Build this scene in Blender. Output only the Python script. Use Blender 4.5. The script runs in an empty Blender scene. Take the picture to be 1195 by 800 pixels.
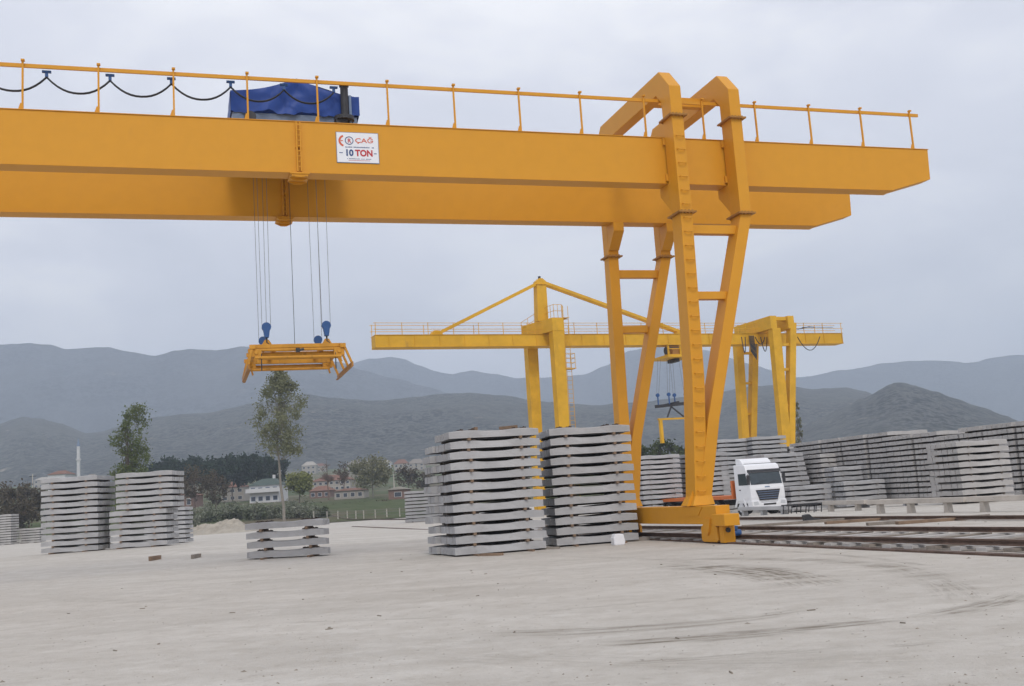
import bpy, bmesh, math, random
from mathutils import Vector, Matrix, noise
random.seed(7)
SC = bpy.context.scene
COL = SC.collection
R_ = math.radians

# ------------------------------------------------------------------ camera
CW, CH, FPX = 1195.0, 800.0, 1210.1
PITCH, ROLL, EYE = R_(8.43), R_(-3.88), 1.5
_fw = Vector((0, math.cos(PITCH), math.sin(PITCH)))
_rt = Vector((1, 0, 0))
_up = _rt.cross(_fw)
CR = _rt * math.cos(ROLL) + _up * math.sin(ROLL)
CU = _up * math.cos(ROLL) - _rt * math.sin(ROLL)
CP = Vector((0, 0, EYE))
cam = bpy.data.cameras.new('camera')
cam.sensor_width = 36.0
cam.lens = FPX / CW * 36.0
cam.clip_start = 0.1
cam.clip_end = 12000
camo = bpy.data.objects.new('camera', cam)
COL.objects.link(camo)
camo.matrix_world = Matrix(((CR.x, CU.x, -_fw.x, 0), (CR.y, CU.y, -_fw.y, 0), (CR.z, CU.z, -_fw.z, EYE), (0, 0, 0, 1)))
SC.camera = camo

def ray(px, py):
    return _fw + CR * ((px - CW / 2) / FPX) + CU * ((CH / 2 - py) / FPX)
def horizon(px):
    lo, hi = 300.0, 800.0
    for _ in range(40):
        m = (lo + hi) / 2
        if ray(px, m).z > 0: lo = m
        else: hi = m
    return lo
def at(px, y):
    """ground position seen in column px at the distance y along the view"""
    d = ray(px, horizon(px))
    return d.x * y / d.y, y
def onz(px, py, z=0.0):
    d = ray(px, py)
    t = (z - EYE) / d.z
    return Vector((d.x * t, d.y * t, z))

def ground_z(x, y):
    d = math.hypot(x, y)
    z = .38 * math.exp(-((x + 18) ** 2 + (y - 47) ** 2) / (2 * 9.0 ** 2))
    z -= .45 * math.exp(-((x - 12) ** 2 + (y - 62) ** 2) / (2 * 8.0 ** 2))
    if d > 135 and y > 0:
        z += 12 * (1 - math.exp(-(d - 135) / 300))
        if d > 380: z += .05 * min(d - 380, 420) * max(0, min(1, (60 - x) / 120))
    return z

# ------------------------------------------------------------------ object helpers
def tag(o, label=None, cat=None, group=None, kind=None):
    if label: o['label'] = label
    if cat: o['category'] = cat
    if group: o['group'] = group
    if kind: o['kind'] = kind
    return o
def empty(name, loc=(0, 0, 0), rz=0.0):
    o = bpy.data.objects.new(name, None)
    COL.objects.link(o)
    o.location = loc
    o.rotation_euler = (0, 0, rz)
    o.empty_display_size = .3
    return o
def link(name, me, parent=None, loc=None, rz=None):
    o = bpy.data.objects.new(name, me)
    COL.objects.link(o)
    if parent: o.parent = parent
    if loc is not None: o.location = loc
    if rz is not None: o.rotation_euler = (0, 0, rz)
    return o

class MB:
    def __init__(s): s.v = []; s.f = []; s.mi = []; s.m = 0
    def add(s, vs, fs):
        n = len(s.v)
        s.v += [tuple(p) for p in vs]
        s.f += [tuple(i + n for i in f) for f in fs]
        s.mi += [s.m] * len(fs)
        return s
    def box(s, x0, x1, y0, y1, z0, z1):
        return s.add([(x0, y0, z0), (x1, y0, z0), (x1, y1, z0), (x0, y1, z0), (x0, y0, z1), (x1, y0, z1), (x1, y1, z1), (x0, y1, z1)],
              [(3, 2, 1, 0), (4, 5, 6, 7), (0, 1, 5, 4), (1, 2, 6, 5), (2, 3, 7, 6), (3, 0, 4, 7)])
    def prism(s, poly, axis, lo, hi):
        """poly in the two other axes (cyclic order), swept along axis"""
        n = len(poly)
        def P(p, t):
            if axis == 'x': return (t, p[0], p[1])
            if axis == 'y': return (p[0], t, p[1])
            return (p[0], p[1], t)
        vs = [P(p, lo) for p in poly] + [P(p, hi) for p in poly]
        fs = [tuple(range(n)), tuple(range(2 * n - 1, n - 1, -1))]
        for i in range(n):
            j = (i + 1) % n
            fs.append((i, i + n, j + n, j))
        return s.add(vs, fs)
    def bar(s, p0, p1, w, h, up=(0, 0, 1), w2=None, h2=None):
        p0, p1 = Vector(p0), Vector(p1)
        d = (p1 - p0).normalized()
        up = Vector(up)
        if abs(d.dot(up)) > .98: up = Vector((0, 1, 0))
        sd = d.cross(up).normalized(); uu = sd.cross(d)
        vs = []
        for p, ww, hh in ((p0, w, h), (p1, w2 or w, h2 or h)):
            for a, b in ((-1, -1), (1, -1), (1, 1), (-1, 1)):
                vs.append(p + sd * (a * ww / 2) + uu * (b * hh / 2))
        return s.add(vs, [(0, 1, 2, 3), (7, 6, 5, 4), (0, 4, 5, 1), (1, 5, 6, 2), (2, 6, 7, 3), (3, 7, 4, 0)])
    def tube(s, pts, r, n=8, r2=None, caps=True):
        pts = [Vector(p) for p in pts]
        vs = []; fs = []
        k = len(pts)
        for i, p in enumerate(pts):
            d = (pts[min(i + 1, k - 1)] - pts[max(i - 1, 0)]).normalized()
            a = Vector((0, 0, 1)) if abs(d.z) < .9 else Vector((1, 0, 0))
            x = d.cross(a).normalized(); y = d.cross(x)
            rr = r if r2 is None else r + (r2 - r) * i / max(1, k - 1)
            for j in range(n):
                t = 2 * math.pi * j / n
                vs.append(p + x * (rr * math.cos(t)) + y * (rr * math.sin(t)))
        for i in range(k - 1):
            for j in range(n):
                a = i * n + j; b = i * n + (j + 1) % n
                fs.append((a, b, b + n, a + n))
        if caps:
            fs.append(tuple(range(n - 1, -1, -1)))
            fs.append(tuple(range((k - 1) * n, k * n)))
        return s.add(vs, fs)
    def disc(s, c, axis, r, t, n=20):
        c = Vector(c); ax = Vector(axis).normalized()
        return s.tube([c - ax * t / 2, c + ax * t / 2], r, n)
    def mesh(s, name, mats, smooth=False):
        me = bpy.data.meshes.new(name)
        me.from_pydata(s.v, [], s.f)
        if not isinstance(mats, (list, tuple)): mats = [mats]
        for m in mats: me.materials.append(m)
        if len(mats) > 1: me.polygons.foreach_set('material_index', s.mi)
        bm = bmesh.new(); bm.from_mesh(me)
        bmesh.ops.recalc_face_normals(bm, faces=bm.faces)
        bm.to_mesh(me); bm.free()
        if smooth:
            me.polygons.foreach_set('use_smooth', [True] * len(me.polygons))
        return me
    def build(s, name, mats, parent=None, bevel=0, smooth=False, loc=None, rz=None):
        o = link(name, s.mesh(name, mats, smooth), parent, loc, rz)
        if bevel:
            b = o.modifiers.new('edge', 'BEVEL')
            b.width = bevel; b.segments = 2; b.limit_method = 'ANGLE'; b.angle_limit = R_(40)
            b.harden_normals = False
        return o

# ------------------------------------------------------------------ materials
def srgb(r, g, b):
    f = lambda c: ((c / 255 + .055) / 1.055) ** 2.4 if c > 10 else c / 255 / 12.92
    return (f(r), f(g), f(b), 1)
class NT:
    def __init__(s, name):
        s.m = bpy.data.materials.new(name); s.m.use_nodes = True
        s.t = s.m.node_tree; s.b = s.t.nodes['Principled BSDF']
    def n(s, t, **k):
        x = s.t.nodes.new(t)
        for a, b in k.items(): setattr(x, a, b)
        return x
    def l(s, a, b): s.t.links.new(a, b)
    def pos(s, kind='Object'):
        if kind == 'World': return s.n('ShaderNodeNewGeometry').outputs['Position']
        return s.n('ShaderNodeTexCoord').outputs[kind]
    def noise(s, vec, scale, detail=4, rough=.55, stretch=None):
        x = s.n('ShaderNodeTexNoise')
        x.inputs['Scale'].default_value = scale
        x.inputs['Detail'].default_value = detail
        x.inputs['Roughness'].default_value = rough
        if stretch:
            mp = s.n('ShaderNodeMapping'); mp.inputs['Scale'].default_value = stretch
            s.l(vec, mp.inputs['Vector']); vec = mp.outputs[0]
        s.l(vec, x.inputs['Vector'])
        return x.outputs['Fac']
    def ramp(s, fac, stops):
        x = s.n('ShaderNodeValToRGB')
        e = x.color_ramp.elements
        while len(e) < len(stops): e.new(.5)
        for i, (p, c) in enumerate(stops):
            e[i].position = p
            e[i].color = c if len(c) == 4 else (*c, 1)
        s.l(fac, x.inputs[0])
        return x.outputs['Color']
    def mix(s, fac, a, b, mode='MIX'):
        x = s.n('ShaderNodeMix', data_type='RGBA', blend_type=mode)
        for sock, val in ((x.inputs[0], fac), (x.inputs[6], a), (x.inputs[7], b)):
            if hasattr(val, 'links') or hasattr(val, 'is_linked'): s.l(val, sock)
            else: sock.default_value = val
        return x.outputs[2]
    def math(s, op, a, b=None, clamp=False):
        x = s.n('ShaderNodeMath', operation=op, use_clamp=clamp)
        for i, val in enumerate((a, b)):
            if val is None: continue
            if hasattr(val, 'is_linked'): s.l(val, x.inputs[i])
            else: x.inputs[i].default_value = val
        return x.outputs[0]
    def smooth(s, val, lo, hi):
        x = s.n('ShaderNodeMapRange', interpolation_type='SMOOTHSTEP')
        s.l(val, x.inputs['Value'])
        x.inputs['From Min'].default_value = lo; x.inputs['From Max'].default_value = hi
        return x.outputs[0]
    def rnd(s): return s.n('ShaderNodeObjectInfo').outputs['Random']
    def bump(s, h, strength=.3, dist=.02):
        x = s.n('ShaderNodeBump')
        x.inputs['Strength'].default_value = strength; x.inputs['Distance'].default_value = dist
        s.l(h, x.inputs['Height']); s.l(x.outputs[0], s.b.inputs['Normal'])
    def col(s, c):
        if hasattr(c, 'is_linked'): s.l(c, s.b.inputs['Base Color'])
        else: s.b.inputs['Base Color'].default_value = c
    def rough(s, r, spec=None, metal=0):
        if hasattr(r, 'is_linked'): s.l(r, s.b.inputs['Roughness'])
        else: s.b.inputs['Roughness'].default_value = r
        if spec is not None: s.b.inputs['Specular IOR Level'].default_value = spec
        s.b.inputs['Metallic'].default_value = metal

def c3(r, g, b): return (r, g, b, 1)
def mul(c, k): return (c[0] * k, c[1] * k, c[2] * k, 1)

def paint(name, c, var=.10, rough=.45, dirt=(.25, .16, .06, 1), dirt_amt=.35, scale=1.0):
    m = NT(name)
    p = m.pos('Object')
    a = m.noise(p, 1.3 * scale, 5, .6)
    col = m.mix(m.smooth(a, .3, .7), mul(c, 1 - var), mul(c, 1 + var))
    st = m.noise(p, 2.2 * scale, 6, .7, (1, 1, .22))
    col = m.mix(m.math('MULTIPLY', m.smooth(st, .56, .76), dirt_amt), col, dirt)
    m.col(col)
    f = m.noise(p, 24 * scale, 3)
    m.rough(m.math('ADD', m.math('MULTIPLY', f, .25), rough - .08), .28)
    m.bump(m.noise(p, 5 * scale, 3), .08, .02)
    return m.m
def plain(name, c, rough=.6, var=.15, scale=6, metal=0, spec=.4, coords='Object', bump=.15):
    m = NT(name)
    p = m.pos(coords)
    m.col(m.mix(m.noise(p, scale, 5, .6), mul(c, 1 - var * 1.6), mul(c, 1 + var * 1.6)))
    m.rough(rough, spec, metal)
    if bump: m.bump(m.noise(p, scale * 4, 3), bump, .02)
    return m.m
def concrete(name, c, weather=.3, stain=(.20, .17, .13, 1)):
    m = NT(name)
    p = m.pos('World')
    r = m.rnd()
    big = m.noise(p, 1.1, 4, .6)
    fine = m.noise(p, 14, 5, .65)
    col = m.mix(m.smooth(big, .3, .72), mul(c, .86), mul(c, 1.1))
    col = m.mix(m.math('MULTIPLY', r, .35), col, mul(c, .72))
    sp = m.noise(p, 5.5, 6, .75, (1, 1, 2.4))
    col = m.mix(m.math('MULTIPLY', m.smooth(sp, .55, .75), weather), col, stain)
    col = m.mix(m.math('MULTIPLY', m.smooth(fine, .6, .75), .35), col, mul(c, .55))
    m.col(col)
    m.rough(.9, .2)
    m.bump(fine, .35, .012)
    return m.m
def leaf(name, c1, c2, scale=.55, trans=.15):
    m = NT(name)
    p = m.pos('World')
    a = m.noise(p, scale, 3, .6); b = m.noise(p, scale * 9, 2)
    col = m.mix(m.smooth(a, .32, .68), c1, c2)
    col = m.mix(m.math('MULTIPLY', b, .5), col, mul(c1, .6))
    m.col(col); m.rough(.75, .2)
    t = m.n('ShaderNodeBsdfTranslucent'); m.l(col, t.inputs['Color'])
    ms = m.n('ShaderNodeMixShader'); ms.inputs[0].default_value = trans
    m.l(m.b.outputs[0], ms.inputs[1]); m.l(t.outputs[0], ms.inputs[2])
    m.l(ms.outputs[0], m.t.nodes['Material Output'].inputs['Surface'])
    return m.m

M = {}
M['amber'] = paint('amber_crane_paint', c3(.665, .302, .020), .02, .42, c3(.50, .24, .05), .16, 2.2)
M['lemon'] = paint('lemon_crane_paint', c3(.66, .365, .022), .10, .5, c3(.30, .17, .05), .5, .7)
M['lift'] = paint('spreader_paint', c3(.56, .265, .03), .12, .5, c3(.10, .06, .03), .8, 3)
M['flange'] = plain('flange_steel', c3(.36, .17, .035), .6, .25)
M['dark'] = plain('dark_steel', c3(.035, .035, .04), .55, .3)
M['rust'] = plain('rusty_rail_steel', c3(.11, .072, .055), .85, .5, 4)
M['railtop'] = plain('rail_head_steel', c3(.34, .27, .23), .5, .2, 9)
M['cable'] = plain('black_cable', c3(.035, .038, .046), .6, .1)
M['rope'] = plain('wire_rope', c3(.17, .17, .18), .55, .1, metal=.2)
M['bluesteel'] = plain('blue_painted_steel', c3(.025, .085, .24), .45, .15)
M['greyblue'] = plain('greyblue_steel', c3(.16, .22, .33), .5, .15)
M['newcon'] = concrete('sleeper_concrete', c3(.425, .425, .43), .38)
M['oldcon'] = concrete('weathered_concrete', c3(.47, .455, .44), .36)
M['beamcon'] = concrete('beam_concrete', c3(.52, .48, .43), .4)
M['wood'] = plain('timber', c3(.22, .15, .10), .85, .35, 5)
M['greywood'] = plain('weathered_timber', c3(.24, .21, .18), .9, .3, 5)
M['white'] = plain('white_truck_paint', c3(.80, .81, .83), .3, .04, 3, bump=0)
M['glass'] = plain('truck_glass', c3(.035, .05, .06), .08, .2, 3, spec=.6, bump=0)
M['rubber'] = plain('tyre_rubber', c3(.02, .02, .02), .85, .2)
M['orange'] = plain('orange_trailer_paint', c3(.58, .15, .035), .5, .15, 4)
M['chrome'] = plain('headlamp_glass', c3(.6, .62, .65), .15, .1, spec=.7, bump=0)
M['signw'] = plain('sign_white', c3(.80, .81, .84), .4, .03, 4, bump=0)
M['ink_blue'] = plain('sign_blue', c3(.03, .07, .20), .5, .05, bump=0)
M['ink_red'] = plain('sign_red', c3(.50, .03, .04), .5, .05, bump=0)
M['ink_orange'] = plain('sign_orange', c3(.65, .12, .05), .5, .05, bump=0)
M['clip'] = plain('rail_clip_iron', c3(.06, .04, .03), .7, .3, 20)
M['plaster'] = plain('white_plaster', c3(.58, .58, .58), .85, .1, .8)
M['greenroof'] = plain('green_roof', c3(.050, .075, .062), .75, .25, 2)
M['tile'] = plain('red_tile_roof', c3(.19, .095, .065), .85, .3, 1.5)
M['brick'] = plain('brick_wall', c3(.20, .125, .10), .85, .25, 3)
M['beige'] = plain('beige_wall', c3(.36, .33, .29), .85, .15, 1)
M['pane'] = plain('window_glass', c3(.05, .06, .08), .15, .1, bump=0)
M['bark'] = plain('bark', c3(.22, .20, .17), .9, .25, 2)
M['darkbark'] = plain('dark_bark', c3(.10, .08, .065), .9, .25, 2)
M['twig'] = plain('bare_twigs', c3(.17, .12, .10), .9, .2, 1, coords='Object', bump=0)
M['poplar'] = leaf('young_poplar_leaves', c3(.16, .175, .095), c3(.27, .28, .17))
M['poplar2'] = leaf('green_poplar_leaves', c3(.10, .135, .045), c3(.18, .21, .085))
M['pine'] = leaf('pine_needles', c3(.012, .028, .016), c3(.032, .055, .028), .3, .05)
M['willow'] = leaf('willow_leaves', c3(.16, .18, .045), c3(.26, .27, .09), .4)
M['pale'] = leaf('pale_spring_leaves', c3(.18, .18, .10), c3(.28, .27, .165), .35)
M['brush'] = leaf('brown_brush_leaves', c3(.085, .07, .045), c3(.13, .105, .07), .4)
M['hedge'] = leaf('hedge_leaves', c3(.10, .125, .065), c3(.36, .37, .30), .5)
M['bush'] = leaf('bush_leaves', c3(.045, .07, .02), c3(.10, .12, .045), .4)
M['cypress'] = leaf('slender_poplar_leaves', c3(.07, .08, .04), c3(.12, .125, .07), .5)

# tarpaulin: blue woven plastic with creases
m = NT('blue_tarpaulin')
p = m.pos('Object')
w = m.noise(p, 1.6, 3, .5, (1, 1, .5))
m.col(m.mix(m.noise(p, 3, 4), c3(.012, .052, .26), c3(.018, .068, .32)))
m.rough(.5, .35); m.bump(w, .25, .1)
M['tarp'] = m.m

# yard and field ground
m = NT('dusty_yard_ground')
P = m.pos('World')
big = m.noise(P, .05, 4, .55)
mid = m.noise(P, .35, 6, .62, (.45, 1.4, 1))
fine = m.noise(P, 5.0, 6, .7)
grit = m.noise(P, 42.0, 3, .6)
col = m.mix(m.smooth(mid, .3, .7), c3(.490, .462, .418), c3(.590, .560, .512))
mot = m.noise(P, 2.1, 6, .74)
col = m.mix(m.math('MULTIPLY', m.smooth(mot, .40, .66), .42), col, c3(.40, .365, .315))
mot2 = m.noise(P, .9, 7, .78, (1, 1.3, 1))
col = m.mix(m.math('MULTIPLY', m.smooth(mot2, .50, .68), .5), col, c3(.66, .635, .59))
col = m.mix(m.smooth(big, .35, .7), col, m.mix(.35, col, c3(.45, .405, .345)))
streak = m.noise(P, .9, 6, .72, (.28, 1.3, 1))
col = m.mix(m.math('MULTIPLY', m.smooth(streak, .52, .76), .30), col, c3(.40, .365, .32))
lite = m.noise(P, .7, 6, .72, (.4, 1.0, 1))
col = m.mix(m.math('MULTIPLY', m.smooth(lite, .56, .74), .4), col, c3(.66, .64, .60))
col = m.mix(m.math('MULTIPLY', m.smooth(fine, .54, .74), .42), col, c3(.33, .30, .26))
col = m.mix(m.math('MULTIPLY', m.smooth(grit, .62, .74), .45), col, c3(.27, .24, .21))
speck = m.noise(P, 9.0, 2, .5)
col = m.mix(m.math('MULTIPLY', m.smooth(speck, .70, .76), .5), col, c3(.16, .14, .12))
def circle3(a, b, c):
    ax, ay, bx, by, cx, cy = a.x, a.y, b.x, b.y, c.x, c.y
    d = 2 * (ax * (by - cy) + bx * (cy - ay) + cx * (ay - by))
    ux = ((ax * ax + ay * ay) * (by - cy) + (bx * bx + by * by) * (cy - ay) + (cx * cx + cy * cy) * (ay - by)) / d
    uy = ((ax * ax + ay * ay) * (cx - bx) + (bx * bx + by * by) * (ax - cx) + (cx * cx + cy * cy) * (bx - ax)) / d
    return Vector((ux, uy, 0)), math.hypot(ax - ux, ay - uy)
total = None
breakup = m.noise(P, 1.3, 5, .7, (.3, 1.2, 1))
brk = m.smooth(breakup, .34, .58)
flat = m.n('ShaderNodeVectorMath', operation='MULTIPLY'); m.l(P, flat.inputs[0]); flat.inputs[1].default_value = (1, 1, 0)
for pts, wid, amt in (
        (((600, 737), (764, 730), (950, 709)), .14, .55), (((600, 741), (764, 734), (940, 713)), .10, .35),
        (((680, 754), (879, 738), (1045, 723)), .20, .75), (((789, 749), (879, 742), (960, 735)), .16, .5),
        (((769, 658), (874, 666), (952, 683)), .55, .85), (((864, 652), (975, 655), (1098, 680)), .28, .5),
        (((690, 650), (800, 655), (930, 672)), .2, .3),
        (((1100, 716), (1150, 706), (1195, 692)), .22, .5), (((1043, 754), (1090, 750), (1135, 743)), .12, .5),
        (((600, 715), (780, 700), (900, 690)), .10, .3), (((820, 640), (960, 646), (1120, 668)), .12, .35), (((620, 780), (800, 770), (1010, 752)), .16, .35), (((1000, 655), (1080, 672), (1130, 705)), .3, .3),
        (((330, 726), (420, 724), (520, 720)), .06, .3), (((60, 690), (260, 700), (470, 690)), .35, .16), (((480, 760), (760, 772), (1000, 770)), .4, .18)):
    a, b, c = (onz(*q) for q in pts)
    ctr, rad = circle3(a, b, c)
    mid_ = b; ln = max((a - b).length, (c - b).length)
    vd = m.n('ShaderNodeVectorMath', operation='DISTANCE'); m.l(flat.outputs[0], vd.inputs[0]); vd.inputs[1].default_value = ctr
    wob = m.math('MULTIPLY', m.math('SUBTRACT', fine, .5), wid * .8)
    dd = m.math('ABSOLUTE', m.math('ADD', m.math('SUBTRACT', vd.outputs['Value'], rad), wob))
    band = m.math('SUBTRACT', 1.0, m.smooth(dd, wid * .45, wid * 1.35))
    vl = m.n('ShaderNodeVectorMath', operation='DISTANCE'); m.l(flat.outputs[0], vl.inputs[0]); vl.inputs[1].default_value = mid_
    ends = m.math('SUBTRACT', 1.0, m.smooth(vl.outputs['Value'], ln * .55, ln * 1.1))
    cx = m.n('ShaderNodeCombineXYZ'); m.l(m.math('MULTIPLY', vd.outputs['Value'], 11.0), cx.inputs[0]); m.l(m.math('MULTIPLY', vl.outputs['Value'], .7), cx.inputs[1]); cx.inputs[2].default_value = rad
    tread = m.math('ADD', m.math('MULTIPLY', m.smooth(m.noise(cx.outputs[0], 1.6, 4, .7), .40, .60), .85), .15)
    k = m.math('MULTIPLY', m.math('MULTIPLY', m.math('MULTIPLY', band, tread), ends), m.math('MULTIPLY', brk, amt * 1.45))
    total = k if total is None else m.math('MAXIMUM', total, k)
col = m.mix(total, col, c3(.19, .165, .13))
# beyond the yard: earth and rough grass
ln = m.n('ShaderNodeVectorMath', operation='LENGTH'); m.l(flat.outputs[0], ln.inputs[0])
wobble = m.math('MULTIPLY', m.noise(P, .04, 3), 60)
far = m.smooth(m.math('ADD', ln.outputs['Value'], wobble), 165, 185)
fieldc = m.mix(m.smooth(m.noise(P, .02, 5, .6), .4, .6), c3(.16, .135, .09), c3(.075, .10, .035))
col = m.mix(far, col, fieldc)
m.col(col); m.rough(.95, .15)
m.bump(m.math('ADD', m.math('MULTIPLY', m.math('ADD', fine, mot), .7), m.math('MULTIPLY', grit, .4)), .9, .05)
M['yard'] = m.m

def terrain_mat(name, c_dark, c_light, c_rock, sc=1.0):
    m = NT(name)
    P = m.pos('World')
    a = m.noise(P, .0045 * sc, 6, .68)
    b = m.noise(P, .03 * sc, 6, .72)
    v = m.n('ShaderNodeTexVoronoi'); v.inputs['Scale'].default_value = .085 * sc; m.l(P, v.inputs['Vector'])
    v2 = m.n('ShaderNodeTexVoronoi'); v2.inputs['Scale'].default_value = .19 * sc; m.l(P, v2.inputs['Vector'])
    col = m.mix(m.smooth(b, .36, .64), c_light, mul(c_light, 1.55))
    dens = m.smooth(a, .36, .62)
    t1 = m.math('SUBTRACT', 1.0, m.smooth(v.outputs['Distance'], .30, .52))
    t2 = m.math('SUBTRACT', 1.0, m.smooth(v2.outputs['Distance'], .26, .48))
    tree = m.math('MULTIPLY', m.math('MAXIMUM', t1, t2), m.math('ADD', m.math('MULTIPLY', dens, .75), .25))
    col = m.mix(tree, col, c_dark)
    col = m.mix(m.math('MULTIPLY', m.smooth(m.noise(P, .011 * sc, 7, .78, (1, 1, 5)), .615, .69), .8), col, c_rock)
    m.col(col); m.rough(.95, .1)
    m.bump(m.noise(P, .05 * sc, 6, .7), .5, 4)
    return m.m
M['hill'] = terrain_mat('scrub_hill', c3(.008, .013, .014), c3(.070, .072, .068), c3(.36, .31, .25), 1.5)
M['mount'] = terrain_mat('far_mountain', c3(.010, .016, .022), c3(.062, .068, .074), c3(.22, .20, .17), .8)
m = NT('grass_field'); P = m.pos('World')
m.col(m.mix(m.smooth(m.noise(P, .05, 6, .7, (1, .5, 1)), .45, .62), m.mix(m.smooth(m.noise(P, .4, 6, .7), .35, .65), c3(.055, .078, .028), c3(.090, .105, .048)), c3(.125, .105, .07)))
m.rough(.9, .1); m.bump(m.noise(P, 3, 4, .7), .8, .1)
M['grass'] = m.m
M['rubble'] = plain('pale_rubble', c3(.36, .325, .27), .95, .35, 1.2)
M['stone'] = plain('yard_stone', c3(.25, .22, .18), .9, .35, 8)

# ------------------------------------------------------------------ world, sun, haze
SUN_EL, SUN_AZ = R_(48), R_(166)          # azimuth clockwise from +Y (the view direction)
w = bpy.data.worlds.new('World'); SC.world = w; w.use_nodes = True
nt = w.node_tree; N = nt.nodes; bg = N['Background']
sky = N.new('ShaderNodeTexSky'); sky.sky_type = 'NISHITA'; sky.sun_disc = False
sky.sun_elevation = SUN_EL; sky.sun_rotation = SUN_AZ
sky.air_density = 1.2; sky.dust_density = 4.0; sky.ozone_density = 1.5
tc = N.new('ShaderNodeTexCoord')
mp = N.new('ShaderNodeMapping'); mp.inputs['Scale'].default_value = (1.0, 1.0, 2.2); mp.inputs['Location'].default_value = (.55, .1, .2)
nt.links.new(tc.outputs['Generated'], mp.inputs['Vector'])
nz = N.new('ShaderNodeTexNoise'); nz.inputs['Scale'].default_value = 2.6; nz.inputs['Detail'].default_value = 5; nz.inputs['Roughness'].default_value = .52
nz.inputs['Distortion'].default_value = .4
nt.links.new(mp.outputs[0], nz.inputs['Vector'])
rp = N.new('ShaderNodeValToRGB')
e = rp.color_ramp.elements
e[0].position = .32; e[0].color = (.625, .64, .715, 1)
e[1].position = .68; e[1].color = (.96, .955, .975, 1)
e2 = e.new(.5); e2.color = (.745, .752, .818, 1)
nt.links.new(nz.outputs['Fac'], rp.inputs[0])
sc_ = N.new('ShaderNodeVectorMath'); sc_.operation = 'SCALE'; sc_.inputs['Scale'].default_value = 12.5
nt.links.new(rp.outputs['Color'], sc_.inputs[0])
mx = N.new('ShaderNodeMix'); mx.data_type = 'RGBA'; mx.inputs[0].default_value = .86
nt.links.new(sky.outputs[0], mx.inputs[6]); nt.links.new(sc_.outputs[0], mx.inputs[7])
nt.links.new(mx.outputs[2], bg.inputs['Color'])
bg.inputs['Strength'].default_value = .105

sun = bpy.data.lights.new('sun', 'SUN'); sun.energy = 1.3; sun.angle = R_(14); sun.color = (1, .95, .88)
suno = bpy.data.objects.new('sun', sun); COL.objects.link(suno)
sd = Vector((math.sin(SUN_AZ) * math.cos(SUN_EL), math.cos(SUN_AZ) * math.cos(SUN_EL), math.sin(SUN_EL)))
suno.rotation_euler = (-sd).to_track_quat('-Z', 'Y').to_euler()
suno.location = (0, -20, 40)

hz = MB().box(-3900, 3900, -400, 3900, -4, 520).build('haze', bpy.data.materials.new('haze_air'))
hm = hz.data.materials[0]; hm.use_nodes = True
t = hm.node_tree; t.nodes.remove(t.nodes['Principled BSDF'])
pv = t.nodes.new('ShaderNodeVolumePrincipled')
pv.inputs['Color'].default_value = (.745, .845, .99, 1)
pv.inputs['Density'].default_value = .00041
pv.inputs['Anisotropy'].default_value = .15
t.links.new(pv.outputs[0], t.nodes['Material Output'].inputs['Volume'])
tag(hz, 'pale blue haze lying over the valley and the mountains', 'haze', kind='stuff')

# ------------------------------------------------------------------ ground, field, hills
def ground_sheet():
    vs = [(0, 0, ground_z(0, 0))]; fs = []
    na = 300; rings = []
    r = .6
    while r < 3700:
        rings.append(r); r *= 1.05
    for r in rings:
        for k in range(na):
            a = 2 * math.pi * k / na
            x, y = r * math.sin(a), r * math.cos(a)
            if y < -380: y = -380
            x = max(-3850, min(3850, x))
            vs.append((x, y, ground_z(x, y)))
    for k in range(na): fs.append((0, 1 + (k + 1) % na, 1 + k))
    for i in range(len(rings) - 1):
        for k in range(na):
            a = 1 + i * na + k; b = 1 + i * na + (k + 1) % na
            fs.append((a, b, b + na, a + na))
    mb = MB(); mb.add(vs, fs)
    o = mb.build('ground', M['yard'], smooth=True)
    tag(o, 'pale dusty concrete yard with tyre tracks running into the valley floor', 'ground', kind='structure')
ground_sheet()

# grass field behind the far track (a sheet draped over the ground)
def grass_field():
    nx, ny = 40, 40
    vs = []; fs = []
    for j in range(ny + 1):
        y = 118 + (420 - 118) * (j / ny) ** 1.3
        for i in range(nx + 1):
            px = 150 + (520 - 150) * i / nx
            xa, _ = at(px, y)
            vs.append((xa, y, ground_z(xa, y) + .06))
    for j in range(ny):
        for i in range(nx):
            a = j * (nx + 1) + i
            fs.append((a, a + 1, a + nx + 2, a + nx + 1))
    o = MB().add(vs, fs).build('field', M['grass'], smooth=True)
    tag(o, 'green meadow behind the rusty track and the fence posts', 'field', kind='structure')
grass_field()

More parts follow.
